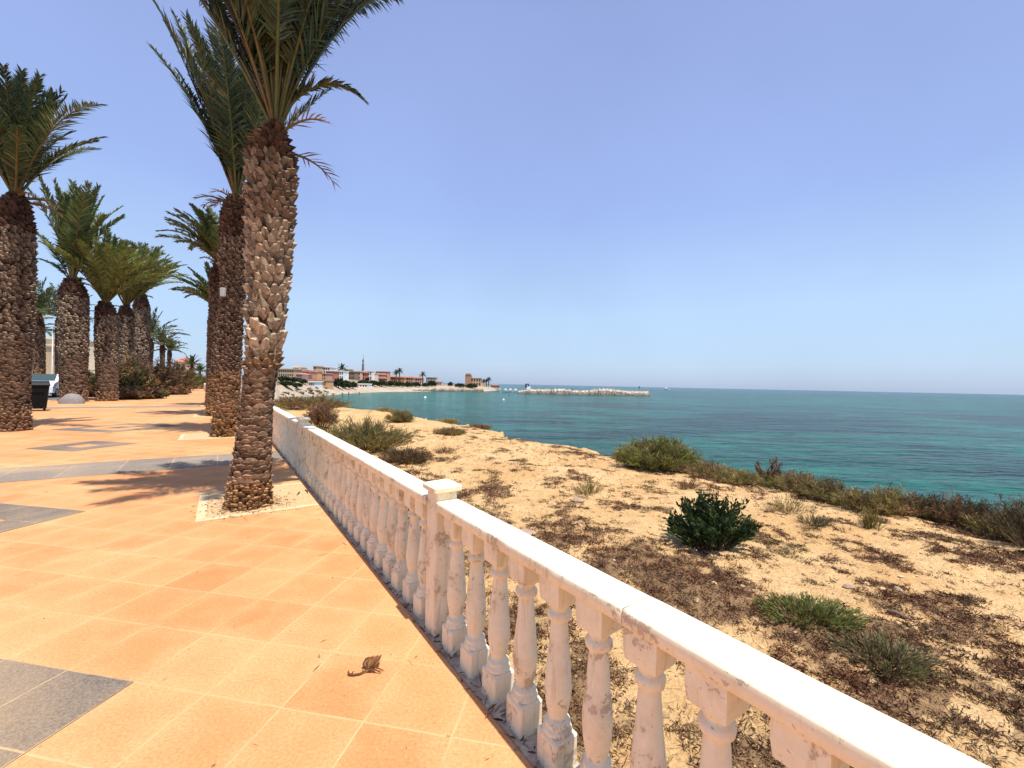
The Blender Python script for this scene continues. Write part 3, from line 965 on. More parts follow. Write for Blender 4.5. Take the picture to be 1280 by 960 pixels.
def shrub(name, label, p, rx, ry, h, nst, nlv, ll, lw, cols, seed, cat='shrub', group=None, style='leafy', stemc=(.10, .065, .04), stem_r=.006, upright=.5):
    rng = random.Random(seed)
    root = empty(name, p); tag(root, label, cat, group)
    st = MB(); lv = MB()
    for i in range(nst):
        a = rng.uniform(0, 6.283); q = rng.random() ** .55
        hh = h * (1 - .55 * q * q) * rng.uniform(.5, 1.1) * (1.22 if rng.random() < .08 else 1)
        tip = Vector((math.cos(a) * rx * q, math.sin(a) * ry * q, hh))
        base = Vector((math.cos(a) * rx * q * .35, math.sin(a) * ry * q * .35, -.05))
        mid = base.lerp(tip, .55) + Vector((rng.uniform(-.1, .1) * rx, rng.uniform(-.1, .1) * ry, .08 * h))
        sv = rng.uniform(.6, 1.3); st.tube([base, mid, tip], [stem_r, stem_r * .7, stem_r * .3], 4, tuple(x * sv for x in stemc), cap=False)
        cb = rng.choice(cols)
        for k in range(nlv):
            t = rng.uniform(.25 if style != 'grass' else .0, 1.0) ** .8
            pp = base.lerp(mid, t / .55) if t < .55 else mid.lerp(tip, (t - .55) / .45)
            ax = (tip - base).normalized()
            if style == 'leafy':
                dr = ax * upright + Vector((rng.uniform(-1, 1), rng.uniform(-1, 1), rng.uniform(-.35, .9)))
            elif style == 'twig':
                dr = ax * .9 + Vector((rng.uniform(-1, 1), rng.uniform(-1, 1), rng.uniform(-.3, .9)))
            else:
                dr = ax * 1.4 + Vector((rng.uniform(-.6, .6), rng.uniform(-.6, .6), rng.uniform(-.1, .6)))
            v = rng.uniform(.6, 1.4); c = tuple(x * v for x in cb)
            blade(lv, pp + Vector((rng.uniform(-1, 1), rng.uniform(-1, 1), rng.uniform(-1, 1))) * ll * .4, dr, ll * rng.uniform(.6, 1.2), lw * rng.uniform(.7, 1.2), c, .12, rng)
    st.build('stems', M['dry'], root); lv.build('foliage', M['shrub'], root)
    return root


def xy_jit(p): return Vector((p.x, p.y, p.z - .02))


shrub('shrub', 'dense dark green leafy shrub standing alone on bare sand beyond the balustrade', on_land(888, 683), .45, .40, .54, 130, 34, .062, .024, [(.035, .062, .018), (.05, .085, .022), (.028, .05, .016)], 1, upright=.9)
shrub('shrub', 'largest rounded olive-green bush at the cliff edge in front of the water', on_land(822, 587), .88, .72, .62, 300, 50, .15, .013, [(.20, .205, .05), (.25, .23, .065), (.15, .15, .045), (.27, .215, .095)], 2, style='twig')
shrub('succulent', 'bright green low succulent mat close behind the handrail', on_land(1012, 772), .38, .24, .10, 200, 30, .038, .007, [(.22, .24, .055), (.16, .17, .045), (.27, .24, .09)], 3, 'succulent', style='grass', stem_r=.004)
shrub('succulent', 'duller green succulent clump nearest the handrail on the right', on_land(1106, 826), .29, .26, .09, 160, 28, .034, .006, [(.20, .19, .07), (.17, .14, .06), (.26, .20, .10)], 4, 'succulent', style='grass', stem_r=.004)
OL = [(.25, .205, .06), (.32, .235, .095), (.18, .165, .05)]; BR = [(.22, .125, .055), (.28, .175, .08), (.15, .09, .05)]; RD = [(.22, .11, .06), (.18, .085, .05)]
DK = [(.10, .062, .035), (.13, .085, .042), (.085, .072, .032)]
LB = 'scrub bushes by the balustrade'
shrub('shrub', 'broad grey-olive bush behind the second balustrade bay', on_land(455, 563), 1.2, .8, .66, 230, 36, .15, .012, OL + [(.16, .14, .08)], 5, group=LB, style='twig')
shrub('shrub', 'dark spiky bush with one taller stalk on the headland', on_land(500, 528), .62, .5, .38, 90, 30, .15, .016, DK + OL, 6, group=LB, style='twig')
shrub('shrub', 'reddish upright bush rising behind the second post cap', on_land(402, 535), .55, .45, .8, 90, 30, .16, .02, BR + RD, 7, group=LB, style='twig')
shrub('shrub', 'low brown bush alone on pale sand of the headland', on_land(563, 544), .55, .4, .22, 80, 26, .12, .014, BR + OL, 8, group=LB, style='twig')
shrub('shrub', 'sprawling dark brown bush beside the balustrade past the near post', on_land(508, 577), .62, .42, .22, 120, 28, .1, .012, BR + DK, 9, group=LB, style='twig')
shrub('shrub', 'wide tawny bush filling behind the far balustrade bay', on_land(385, 512), 2.6, 1.5, .75, 220, 28, .22, .02, OL + BR, 10, group=LB, style='twig')
stalk = on_land(507, 523)
shrub('dry_stalk', 'single dry flower stalk standing up on the headland', stalk, .05, .05, .62, 3, 30, .06, .012, DK, 11, 'dry stalk', style='twig')
TG = 'tufts on the bare sand'
for i, (px, py, rx, h, cl, lab) in enumerate([
    (735, 616, .26, .12, OL, 'grey-green dome of dry grass on the sand left of the dark shrub'),
    (985, 640, .34, .17, OL, 'sparse straw-coloured tuft on sand right of the dark shrub'),
    (1018, 656, .20, .09, [(.12, .115, .06)], 'tiny pale green tuft just below the straw tuft'),
    (1088, 660, .13, .22, OL, 'thin upright weed with few branches on the right sand'),
    (555, 566, .28, .10, BR, 'flat brown tuft on the headland sand'),
    (860, 610, .24, .10, BR, 'rusty tuft in front of the largest olive bush')]):
    shrub('grass_tuft', lab, on_land(px, py), rx, rx * .8, h, 34, 16, .09, .006, cl, 40 + i, 'grass tuft', TG, 'grass', stem_r=.003)
EG = 'bushes along the cliff edge'
edge_list = [
    (645, 545, .45, .22, OL, 'small olive cushion bush at the cliff corner'), (684, 552, .45, .20, BR, 'small tawny cushion bush right of the cliff corner'),
    (742, 559, .62, .30, OL, 'tawny bush at the cliff edge just left of the largest olive bush'), (770, 566, .55, .36, OL, 'yellowish bush touching the largest olive bush on its left'),
    (885, 596, .5, .33, OL + BR, 'straw-coloured bush at the cliff edge right of the largest olive bush'), (922, 602, .42, .32, OL, 'pale olive bush at the cliff edge above the dark shrub'),
    (960, 607, .38, .30, [(.20, .17, .05), (.14, .13, .045)], 'yellow-green bush left of the red stalked plant'), (1000, 616, .42, .36, BR + OL, 'rust-brown bush right of the red stalked plant'),
    (1036, 624, .42, .40, DK + OL, 'dark grey-green bush at the cliff edge'), (1075, 632, .44, .40, OL + DK, 'silvery olive bush with bare twigs at the cliff edge'),
    (1115, 642, .42, .40, OL + BR, 'twiggy tan bush at the cliff edge with grass below'), (1150, 648, .42, .46, DK, 'dark brown bush beside the twiggy tan one'),
    (1188, 657, .46, .55, DK + BR, 'tall dark brown bush at the cliff edge on the right'), (1225, 664, .42, .50, DK, 'blackish bush second from the right edge'),
    (1262, 674, .46, .52, DK + OL, 'dark olive bush with dead branches near the right edge'), (1300, 684, .5, .66, DK, 'dark bush leaving the picture at the right edge')]
for i, (px, py, rx, h, cl, lab) in enumerate(edge_list):
    er = random.Random(500 + i)
    k_ = (1.25 if px < 1000 else 1.05) * er.uniform(.75, 1.15)
    tone = 1.15 if px < 1120 else .95
    shrub('shrub', lab, on_land(px, py + er.uniform(-3, 2)), rx * k_, rx * k_, h * er.uniform(.5, .98), 120, 34, .075 if px > 850 else .11, .0075, [tuple(x * tone * q for x in c) for c in cl for q in (.75, 1.3)], 60 + i, group=EG, style='twig', stemc=(.26, .19, .12), stem_r=.005)
shrub('red_plant', 'plant with reddish plumes rising above the cliff-edge bushes', on_land(966, 607), .42, .25, .50, 11, 80, .06, .014, RD, 90, 'plant', style='twig')

# ground cover: brown creeping mats, counted by nobody
rng = random.Random(21); m = MB(); n_t = 0
BROWN = [(.11, .046, .026), (.145, .062, .034), (.075, .036, .024), (.19, .105, .06), (.12, .075, .036), (.17, .115, .07)]
while n_t < 19000:
    u = rng.random()
    w_ = -1.6 + 16 * u ** 1.5; n = rng.uniform(1.22, 7.9)
    p = P(n, w_)
    f = mat_density(n, w_); th = 0
    if f < 0 and rng.random() > .045: continue
    f = max(f, .08)
    if n > edge_n(w_) - .1: continue
    n_t += 1
    z = terr(n, w_); base = Vector((p.x, p.y, z - .004))
    cb = BROWN[int((nz(p.x * 1.3, p.y * 1.3, 30) * .9 + .5 + rng.uniform(-.25, .25)) * 5.99) % 6] if rng.random() < .8 else rng.choice(BROWN)
    if nz(p.x * .9, p.y * .9, 44) > .33 and rng.random() < .6: cb = (.105, .10, .038)
    sc = rng.uniform(.6, 1.25) * (1.0 if w_ < 5 else 1.35)
    hh = .006 + .05 * min(.5, f)
    for _ in range(20 if w_ < 4 else 9):
        q = base + Vector((rng.gauss(0, .021), rng.gauss(0, .021), rng.uniform(0, hh))) * sc
        v = rng.uniform(.5, 1.6); k_ = 1.0 if w_ < 4 else 1.4
        blade(m, q, Vector((rng.uniform(-1, 1), rng.uniform(-1, 1), rng.uniform(-.1, 1.0))), rng.uniform(.012, .042) * sc, rng.uniform(.0028, .0075) * k_, tuple(x * v for x in cb), .1, rng)
tag(m.build('ground_cover', M['dry']), 'brown creeping scrub mats covering the sandy ground beyond the balustrade', 'ground cover', kind='stuff')
# loose stones
m = MB()


def pebble(m, p, r, rng, c):
    b0 = len(m.v); sx_, sy_, sz_ = rng.uniform(.7, 1.4), rng.uniform(.7, 1.4), rng.uniform(.35, .8); a = rng.uniform(0, 6)
    pts = []
    for z_, rr_, k in ((-.6, .8, 6), (.15, 1.0, 6), (.75, .6, 6)):
        for i in range(k):
            q = a + i * 1.0472; j = rng.uniform(.8, 1.15)
            pts.append((p.x + math.cos(q) * rr_ * r * sx_ * j, p.y + math.sin(q) * rr_ * r * sy_ * j, p.z + z_ * r * sz_ * j))
    m.v.extend(pts)
    for rr_ in range(2):
        for i in range(6):
            j = (i + 1) % 6; m.face((b0 + rr_ * 6 + i, b0 + rr_ * 6 + j, b0 + rr_ * 6 + 6 + j, b0 + rr_ * 6 + 6 + i), c)
    m.face([b0 + 12 + i for i in range(6)], c)


for i in range(5200):
    w_ = -1.6 + 22 * rng.random() ** 1.7; n = rng.uniform(1.2, 8.2)
    if n > edge_n(w_) - .1: continue
    r_ = .005 + .022 * rng.random() ** 5
    v = rng.uniform(.6, 1.15)
    pebble(m, P(n, w_, terr(n, w_) + r_ * .2), r_, rng, (.55 * v, .38 * v, .22 * v))
tag(m.build('gravel', M['stone']), 'small loose stones scattered over the sandy clifftop', 'gravel', kind='stuff')
for px, py, r_, lab in [(655, 668, .10, 'flat grey-brown stone in the scrub just behind the handrail'), (722, 627, .09, 'pale flat slab of rock on the sand'), (1122, 738, .035, 'small pale stone beside the driftwood stick'), (1060, 735, .05, 'angular tan stone above the green succulent mat')]:
    m = MB(); pebble(m, Vector((0, 0, r_ * .15)), r_, random.Random(int(px)), (.36, .26, .19))
    tag(m.build('stone', M['stone'], loc=on_land(px, py)), lab, 'stone')
m = MB(); a = on_land(1108, 766); c_ = on_land(1140, 777); dv = c_ - a
m.tube([(0, 0, .012), tuple(dv * .35 + Vector((.01, .01, .022))), tuple(dv * .7 + Vector((0, -.006, .016))), tuple(dv + Vector((0, 0, .014)))], [.012, .015, .013, .006], 7, (.16, .11, .08))
tag(m.build('driftwood_stick', M['wood'], loc=a), 'short weathered stick lying on the sand right of the succulent mats', 'stick')

# leaf litter along the foot of the balustrade
m = MB()
for i in range(1500):
    w_ = -.3 + 14 * rng.random() ** 1.6; n = rng.uniform(.985, 1.15)
    z_ = -.006 if n > .997 else .003
    v = rng.uniform(.5, 1.4); c = rng.choice([(.14, .075, .04), (.24, .15, .085), (.09, .05, .03), (.36, .25, .15)])
    blade(m, P(n, w_, z_ + .003), Vector((rng.uniform(-1, 1), rng.uniform(-1, 1), rng.uniform(0, .35))), rng.uniform(.012, .05), rng.uniform(.004, .012), tuple(x * v for x in c), .05, rng)
tag(m.build('leaf_litter', M['dry']), 'dry leaf scraps lodged along the foot of the balustrade', 'leaf litter', kind='stuff')
m = MB()
for i in range(260):
    w_ = -1.0 + 12 * rng.random() ** 1.4; n = FE - .05 - 4.5 * rng.random() ** 1.6
    v = rng.uniform(.5, 1.2)
    blade(m, P(n, w_, .006), Vector((rng.uniform(-1, 1), rng.uniform(-1, 1), rng.uniform(0, .12))), rng.uniform(.006, .03) * (1 if rng.random() < .85 else 3), rng.uniform(.002, .006), (.15 * v, .085 * v, .04 * v), .0, rng)
for i in range(420):
    a_ = rng.uniform(0, 6.283); d_ = .24 + abs(rng.gauss(0, .16)); v = rng.uniform(.4, 1.3)
    q_ = Vector((-2.96 + math.cos(a_) * d_, 4.75 + math.sin(a_) * d_, .014))
    if nw(q_)[0] > .9: continue
    blade(m, q_, Vector((rng.uniform(-1, 1), rng.uniform(-1, 1), rng.uniform(0, .4))), rng.uniform(.01, .06), rng.uniform(.003, .010), (.22 * v, .12 * v, .06 * v), .0, rng)
tag(m.build('paving_crumbs', M['dry']), 'tiny dry crumbs and leaf bits on the terracotta paving', 'litter', kind='stuff')

# the curled dry seed stalk on the tiles
c0 = at(458, 836, .0)
dl = empty('dried_seed_stalk', c0); tag(dl, 'curled dry brown palm seed stalk lying on the near terracotta tile', 'seed stalk')


def lc(px, py, z): return at(px, py, z) - c0


m = MB(); DB = (.17, .078, .032)
m.tube([lc(458, 838, .012), lc(450, 842, .010), lc(442, 843.5, .008), lc(437, 843, .008), lc(435, 840, .014), lc(436, 838, .022)], [.004, .004, .005, .006, .004, .002], 6, DB)
m.tube([lc(440, 843, .01), lc(441, 840, .018), lc(443, 839, .02)], [.004, .003, .001], 5, DB)
m.build('stem', M['dry'], dl)
m = MB(); rr = random.Random(3)
for i in range(17):
    t = i / 16; v = rr.uniform(.6, 1.9)
    p0 = lc(458 + 5 * t, 836, .008)
    p1 = lc(lerp(454, 470, t) + rr.uniform(-1, 1), 829.5 + rr.uniform(-1, 1), .022)
    p2 = lc(lerp(456.5, 474, t), 822.5 + 3 * abs(t - .4) + rr.uniform(-1, 1.5), .040)
    p3 = lc(lerp(461, 477, t), 818 + 4 * abs(t - .8) + rr.uniform(-1, 2), .046)
    m.tube([p0, p1, p2, p3], [.0025, .0055, .004, .0015], 5, tuple(x * v for x in DB))
m.build('curled_husk', M['dry'], dl)
m = MB()
for a, bq in (((464, 833), (479.5, 838)), ((463, 835), (476.5, 841)), ((460, 836), (469, 840)), ((457, 836), (464, 840)), ((455, 835), (453, 837))):
    m.tube([lc(a[0], a[1], .014), lc((a[0] + bq[0]) / 2, (a[1] + bq[1]) / 2 - .5, .016), lc(bq[0], bq[1], .005)], [.003, .004, .0015], 5, tuple(x * .7 for x in DB))
m.build('strand', M['dry'], dl)
for (a, bq), lab in zip([((371, 619), (374, 614)), ((381, 612), (384.5, 617))], ['dark curled leaflet in the tree pit nearer the palm trunk', 'dark curled leaflet in the tree pit nearer the balustrade']):
    p0 = at(*a, .012); p1 = at(*bq, .012)
    m = MB(); m.tube([(0, 0, 0), tuple((p1 - p0) * .5 + Vector((.015, 0, .01))), tuple(p1 - p0)], [.003, .008, .002], 5, (.05, .04, .02))
    tag(m.build('fallen_leaflet', M['dry'], loc=p0), lab, 'leaf')

# ------------------------------------------------------------------ street things on the left
bp = at(43.5, 513.5)
binr = empty('rubbish_bin', bp, R(46)); tag(binr, 'large black street rubbish bin with sloped lid between two palms', 'rubbish bin')
binr.scale = (.84, .84, .97)
kblk = plain('black_plastic', (.006, .007, .007), .75); kblk.node_tree.nodes['Principled BSDF'].inputs['Specular IOR Level'].default_value = .15
m = MB()
for z0, z1, s0, s1 in ((.10, 1.02, .36, .44),):
    pts = [(-s0, -s0, z0), (s0, -s0, z0), (s0, s0, z0), (-s0, s0, z0), (-s1, -s1, z1), (s1, -s1, z1), (s1, s1, z1), (-s1, s1, z1)]
    m.add(pts, [(3, 2, 1, 0), (4, 5, 6, 7), (0, 1, 5, 4), (1, 2, 6, 5), (2, 3, 7, 6), (3, 0, 4, 7)])
for xx in (-.2, 0, .2): m.box((xx - .02, -.425, .2), (xx + .02, -.37, .9))
m.build('body', kblk, binr)
m = MB(); m.box((-.47, -.47, 1.0), (.47, .47, 1.06), bev=.015); m.build('rim', kblk, binr)
m = MB(); m.add([(-.46, -.48, 1.062), (.46, -.48, 1.062), (.46, .46, 1.062), (-.46, .46, 1.062), (-.42, -.40, 1.13), (.42, -.40, 1.13), (.42, .44, 1.22), (-.42, .44, 1.22)], [(4, 5, 6, 7), (0, 1, 5, 4), (1, 2, 6, 5), (2, 3, 7, 6), (3, 0, 4, 7)])
m.build('lid', plain('dark_lid', (.008, .009, .009), .7), binr)
m = MB(); m.tube([(-.3, -.5, 1.03), (-.3, -.55, 1.05), (.3, -.55, 1.05), (.3, -.5, 1.03)], .015, 6); m.build('handle', kblk, binr)
for xx in (-.3, .3):
    for yy in (-.3, .3):
        m = MB(); m.lathe([(.03, -.03), (.09, -.03), (.1, -.015), (.1, .015), (.09, .03), (.03, .03)], 14, M=Matrix.Translation((xx, yy, .1)) @ Matrix.Rotation(R(90), 4, 'Y'))
        m.build('wheel', kblk, binr)

m = MB(); rr = random.Random(8); N1, N2 = 10, 18
for i in range(N1 + 1):
    ph = math.pi * .5 * i / N1
    for k in range(N2):
        q = 2 * math.pi * k / N2; rad = .52 * math.cos(ph) * (1 + .10 * nz(math.cos(q) * 1.5, math.sin(q) * 1.5, ph * 2)) + .005
        m.v.append((rad * math.cos(q), rad * math.sin(q) * .8, .50 * math.sin(ph) + .04 * nz(math.cos(q) * 2, math.sin(q) * 2, 5 + ph)))
for i in range(N1):
    for k in range(N2):
        j = (k + 1) % N2; m.face((i * N2 + k, i * N2 + j, (i + 1) * N2 + j, (i + 1) * N2 + k), (.24, .225, .215), sh=True)
tag(m.build('boulder', M['stone'], loc=at(90, 504.5)), 'smooth rounded grey boulder at the foot of the stout palm', 'boulder')

# parked car (seen from its front corner)
cpos = at_depth(56, 491, 29.5); cpos.z = -.13
car = empty('parked_car', cpos, R(214)); tag(car, 'white parked car facing the promenade, half hidden by the rubbish bin', 'car')
wht = plain('white_car_paint', (.72, .73, .74), .25, 0, 3, .03); gl = plain('car_glass', (.05, .08, .08), .08); rub = plain('car_rubber', (.02, .02, .02), .7)
# local +y = forwards
side = [(-2.1, .35), (-2.12, .75), (-2.05, 1.0), (-1.75, 1.06), (-1.15, 1.55), (.15, 1.6), (.95, 1.12), (1.85, .95), (2.1, .75), (2.14, .35)]
m = MB(); Lb = len(side)
for xx, ins in ((-.88, 1), (-.90, 0), (.90, 0), (.88, 1)):
    for y, z_ in side:
        tw = .17 * max(0, min(1, (z_ - 1.0) / .5))
        m.v.append((xx * (1 - tw), y, z_ + (-.0 if not ins else -.01)))
for i in range(3):
    for j in range(Lb - 1):
        m.face((i * Lb + j, i * Lb + j + 1, (i + 1) * Lb + j + 1, (i + 1) * Lb + j))
    m.face((i * Lb, (i + 1) * Lb, (i + 1) * Lb + Lb - 1, i * Lb + Lb - 1))
m.face(list(range(Lb))); m.face([3 * Lb + j for j in range(Lb)][::-1])
body = m.build('body', wht, car)
m = MB(); m.add([(-.70, .91, 1.165), (.70, .91, 1.165), (.64, .22, 1.585), (-.64, .22, 1.585)], [(0, 1, 2, 3)]); m.v = [(x, y + .02, z_ + .02) for x, y, z_ in m.v]; m.build('windscreen', gl, car)
m = MB(); m.add([(-.70, -1.72, 1.09), (.70, -1.72, 1.09), (.62, -1.18, 1.52), (-.62, -1.18, 1.52)], [(3, 2, 1, 0)]); m.v = [(x, y - .02, z_ + .02) for x, y, z_ in m.v]; m.build('rear_window', gl, car)
for sg in (-1, 1):
    m = MB(); m.add([(sg * .885, -1.5, 1.12), (sg * .885, .78, 1.15), (sg * .775, .15, 1.53), (sg * .775, -1.1, 1.50)], [(0, 1, 2, 3)]); m.build('side_window', gl, car)
    m = MB(); m.box((sg * .98 - .09, .62, 1.08), (sg * .98 + .09, .74, 1.22), bev=.02); m.build('wing_mirror', wht, car)
    m = MB(); m.add([(sg * .55, 2.10, .66), (sg * .86, 1.98, .68), (sg * .86, 1.9, .88), (sg * .58, 2.0, .86)], [(0, 1, 2, 3)]); m.v = [(x, y + .05, z_ + .02) for x, y, z_ in m.v]; m.build('headlight', plain('headlight_glass', (.55, .57, .6), .1), car)
    for yy in (-1.35, 1.35):
        T = Matrix.Translation((sg * .84, yy, .33)) @ Matrix.Rotation(R(90), 4, 'Y')
        wh = empty('wheel', (0, 0, 0)); wh.parent = car
        m = MB(); m.lathe([(.2, -.11), (.31, -.11), (.33, -.08), (.33, .08), (.31, .11), (.2, .11)], 20, M=T); m.build('tyre', rub, wh)
        m = MB(); m.lathe([(.05, -.115), (.2, -.115), (.21, -.1), (.21, .1), (.2, .115), (.05, .115)], 12, M=T); m.build('rim', plain('alloy', (.5, .5, .5), .35, .8), wh)
m = MB(); m.box((-.55, 2.12, .40), (.55, 2.165, .60), bev=.01); m.build('grille', rub, car)
m = MB(); m.box((-.26, 2.166, .44), (.26, 2.172, .55)); m.build('number_plate', plain('plate', (.8, .8, .78), .5), car)

# lamp posts and bollard
for px, py, dep, hh, lab in [(64.5, 492, 34, 5.2, 'slim grey lamp post beyond the white car'), (120, 490, 60, 6.0, 'distant grey lamp post between the stout palm and the grouped palms')]:
    p = at_depth(px, py, dep); p.z = 0 if dep > 50 else -.13
    lp = empty('lamp_post', p); tag(lp, lab, 'lamp post')
    stl = plain('galvanised_steel', (.36, .36, .34), .5, .3)
    m = MB(); m.lathe([(.11, 0), (.11, .25), (.07, .3), (.045, hh)], 10); m.build('pole', stl, lp)
    m = MB(); m.tube([(0, 0, hh), (.3, -.2, hh + .15), (.7, -.45, hh + .18)], .03, 6); m.build('arm', stl, lp)
    m = MB(); m.box((.6, -.62, hh + .12), (1.05, -.38, hh + .22), bev=.03); m.build('lamp_head', stl, lp)
p = at(256, 490); p.z = 0
m = MB(); m.lathe([(.09, 0), (.09, .7), (.10, .72), (.10, .78), (.06, .84), (.01, .86)], 12)
tag(m.build('bollard', plain('white_bollard', (.75, .72, .66), .6), loc=at(256, 489)), 'short white bollard at the far right end of the promenade', 'bollard')

# shrubs ending the promenade
SB = 'flowering shrubs at the far end of the promenade'
GR = [(.05, .07, .025), (.07, .085, .03), (.10, .09, .04)]
ORG = [(.32, .15, .06), (.24, .11, .06), (.24, .19, .06)]
far_sh = [(103, 493, 1.0, 1.7, GR, 'green shrub at the foot of the stout palm'), (118, 496, 1.2, 1.3, GR + BR, 'brownish shrub between the stout palm and the grouped palms'),
          (150, 496.5, 1.6, 2.6, BR + GR, 'tall brown-green shrub in front of the middle grouped palm'), (168, 496, 1.5, 2.6, GR + BR, 'tall dark shrub between two grouped palm trunks'),
          (178, 498, 1.6, .7, ORG + GR, 'low shrub with orange blossom before the last grouped palm'), (155, 499, 1.3, .6, ORG + BR, 'low shrub with orange blossom before the middle grouped palm'),
          (197, 492, 2.0, 2.9, BR + DK, 'purplish brown shrub right of the grouped palms'), (213, 490, 2.2, 3.0, DK + BR, 'dark purplish shrub below the little round palms'),
          (229, 488, 2.4, 2.9, [(.15, .14, .04), (.11, .11, .035)], 'yellow-green shrub at the far end of the paving'), (243, 486, 3.4, 2.0, OL, 'wide straw-coloured shrub left of the white bollard'),
          (216, 493, 1.4, .5, ORG + RD, 'low reddish shrub edging the far paving'), (258, 481, 2.4, 1.8, GR, 'dark green shrub beside the distant palm trunks')]
for i, (px, py, rx, h, cl, lab) in enumerate(far_sh):
    p = at(px, py)
    shrub('shrub', lab, p, rx, rx * .8, h, 110, 36, .26, .07, cl, 120 + i, group=SB, style='leafy', stem_r=.018, upright=.4)

# hedge and houses beyond the road


def house(label, px0, px1, ytop, ybase, dep, c, cat='house', roof=None, floors=2, group=None, wins=None, name='house', dz=None, sink=3.0, balc=False):
    p0 = at_depth(px0, ybase, dep); p1 = at_depth(px1, ybase, dep); pt = at_depth((px0 + px1) / 2, ytop, dep)
    wd = p1.x - p0.x; ht = pt.z - (p0.z + p1.z) / 2; dp = dz or max(5, min(wd * .8, 12))
    z0 = (p0.z + p1.z) / 2
    cx = (p0.x + p1.x) / 2
    ang = math.atan2(-cx, dep) * .0
    root = empty(name, (cx, dep, z0)); tag(root, label, cat, group)
    m = MB(); x = wd / 2
    rt = ht if roof is None else ht * .8
    m.box((-x, 0, -sink), (x, dp, rt), c)
    m.build('wall', M['house'], root)
    if roof is None:
        m = MB(); t = .12 + wd * .008; ov = .18
        m.box((-x - ov, -ov, rt + .002), (x + ov, dp + ov, rt + .22), tuple(min(.9, v * 1.08) for v in c)); m.build('parapet', M['house'], root)
    else:
        m = MB(); o_ = .35
        pts = [(-x - o_, -o_, rt + .002), (x + o_, -o_, rt + .002), (x + o_, dp + o_, rt + .002), (-x - o_, dp + o_, rt + .002), (-x * .55, dp * .5, ht), (x * .55, dp * .5, ht)]
        m.add(pts, [(0, 1, 5, 4), (2, 3, 4, 5), (1, 2, 5), (3, 0, 4), (3, 2, 1, 0)], roof); m.build('roof', M['house'], root)
    nwn = int((wins or max(1, int(wd / 3.2))) * 1.5); fh = rt / floors
    wm = None
    for fl_ in range(floors):
        for i in range(nwn):
            xx = -x + wd * (i + .5) / nwn
            ww = min(1.6, wd / nwn * .55); hh = min(1.7, fh * .6); zb = fh * fl_ + fh * .22
            if wm is None:
                q = MB(); q.box((-.5, -.04, 0), (.5, .05, 1)); wm = q.build('window', M['dark_glass'], root)
                o = wm
            else: o = wm.copy(); col.objects.link(o); o.parent = root
            o.location = (xx, -.012, zb); o.scale = (ww, 1, hh)
        if balc and fl_ > 0:
            q = MB(); q.box((-x * .92, -1.0, fh * fl_ - .1), (x * .92, -.003, fh * fl_ + .02), tuple(v * .95 for v in c))
            q.box((-x * .92, -1.0, fh * fl_ + .022), (x * .92, -.9, fh * fl_ + .85), tuple(v * 1.05 for v in c)); q.build('balcony', M['house'], root)
    return root


CRM = (.72, .62, .46); WHT = (.84, .82, .77); COR = (.62, .33, .25); ORN = (.66, .38, .19); PNK = (.68, .43, .34); TAN = (.56, .43, .29); RED = (.46, .19, .14); BRN = (.28, .19, .13); GRY = (.38, .38, .34)
ROOF = (.38, .16, .10)
house('cream house glimpsed between trunks left of the stout palm', 56, 82, 424, 488, 62, CRM, group='houses across the road', sink=1)
house('sandy house at the left edge behind the edge palm', 26, 47, 432, 489, 58, TAN, group='houses across the road', sink=1)
house('small house with red tiled roof beyond the far shrubs', 217, 227, 446, 478, 120, PNK, roof=RED, group='houses across the road', sink=1)

# ------------------------------------------------------------------ far coast
COAST = [(-900, 60, 12, 3, 0), (-200, 60, 12, 3, 0), (200, 70, 12, 4, 0), (300, 95, 12, 4, -1), (345, 27.0, 15.5, 4, -2.0), (385, 21.8, 10, 3.5, -2), (430, 16.5, 8.5, 3, -1.5), (480, 13.2, 7, 3.6, 0.0), (540, 11.4, 5.6, 3.6, 2.0), (585, 10.2, 4.8, 3.2, 1.6), (610, 9.6, 4.4, 3.2, 1.8), (617, 9.0, 5.5, 4.0, 3.0), (626, 7.6, 6.3, 5.6, 5.4)]
def coast_row(px):
    if px < 340: return (27 + (340 - px) * .5, 15.5, 4, -2)
    return interp(COAST, px)


def dtown(px): return 4.04 * F / coast_row(px)[0] * 1.27


def dshore(px, py):
    """distance at which the shore slope shows at this height in the view"""
    c = coast_row(px); dy = py - hor(px)
    return 4.04 * F / c[0] * interp([(-c[0], 1.0), (-lerp(c[0], c[1], .35), 1.03), (-c[1], 1.10), (-lerp(c[1], c[2], .7), 1.15), (-c[2], 1.18), (-c[3], 1.24)], -dy)[0]



b = MB(); NC = 90; rows = None
cols = []
for i in range(NC + 1):
    px = lerp(300, 626, i / NC)
    cw = coast_row(px)
    hy = hor(px)
    dw = 4.04 * F / cw[0]
    rr_ = []
    rr_.append(at_depth(px, hy + cw[0] + 3, dw * .985))
    for t, dy, dm in ((0, cw[0], 1.0), (1, lerp(cw[0], cw[1], .35), 1.03), (2, cw[1], 1.10), (3, lerp(cw[1], cw[2], .7), 1.15), (4, cw[2], 1.18), (5, cw[3], 1.24), (6, cw[3], 1.9)):
        p = at_depth(px, hy + dy + (.7 * nz(px * .21, t * 3.3) if 0 < t < 5 else .25 * nz(px * .4, 1)), dw * dm)
        rr_.append(p)
    last = rr_[-1].copy(); last.z = -4; last.y *= 1.02; rr_.append(last)
    rr_[0].z = SEA - .5
    cols.append(rr_)
nr = len(cols[0])
for rr_ in cols: b.v.extend(tuple(p) for p in rr_)
for i in range(NC):
    for j in range(nr - 1):
        k = i * nr + j; b.face((k, k + nr, k + nr + 1, k + 1), m=1 if j >= 4 else 0, sh=True)
b.face([NC * nr + j for j in range(nr)])
tag(b.build('bay_shore', [M['beach'], M['slope']]), kind='structure')
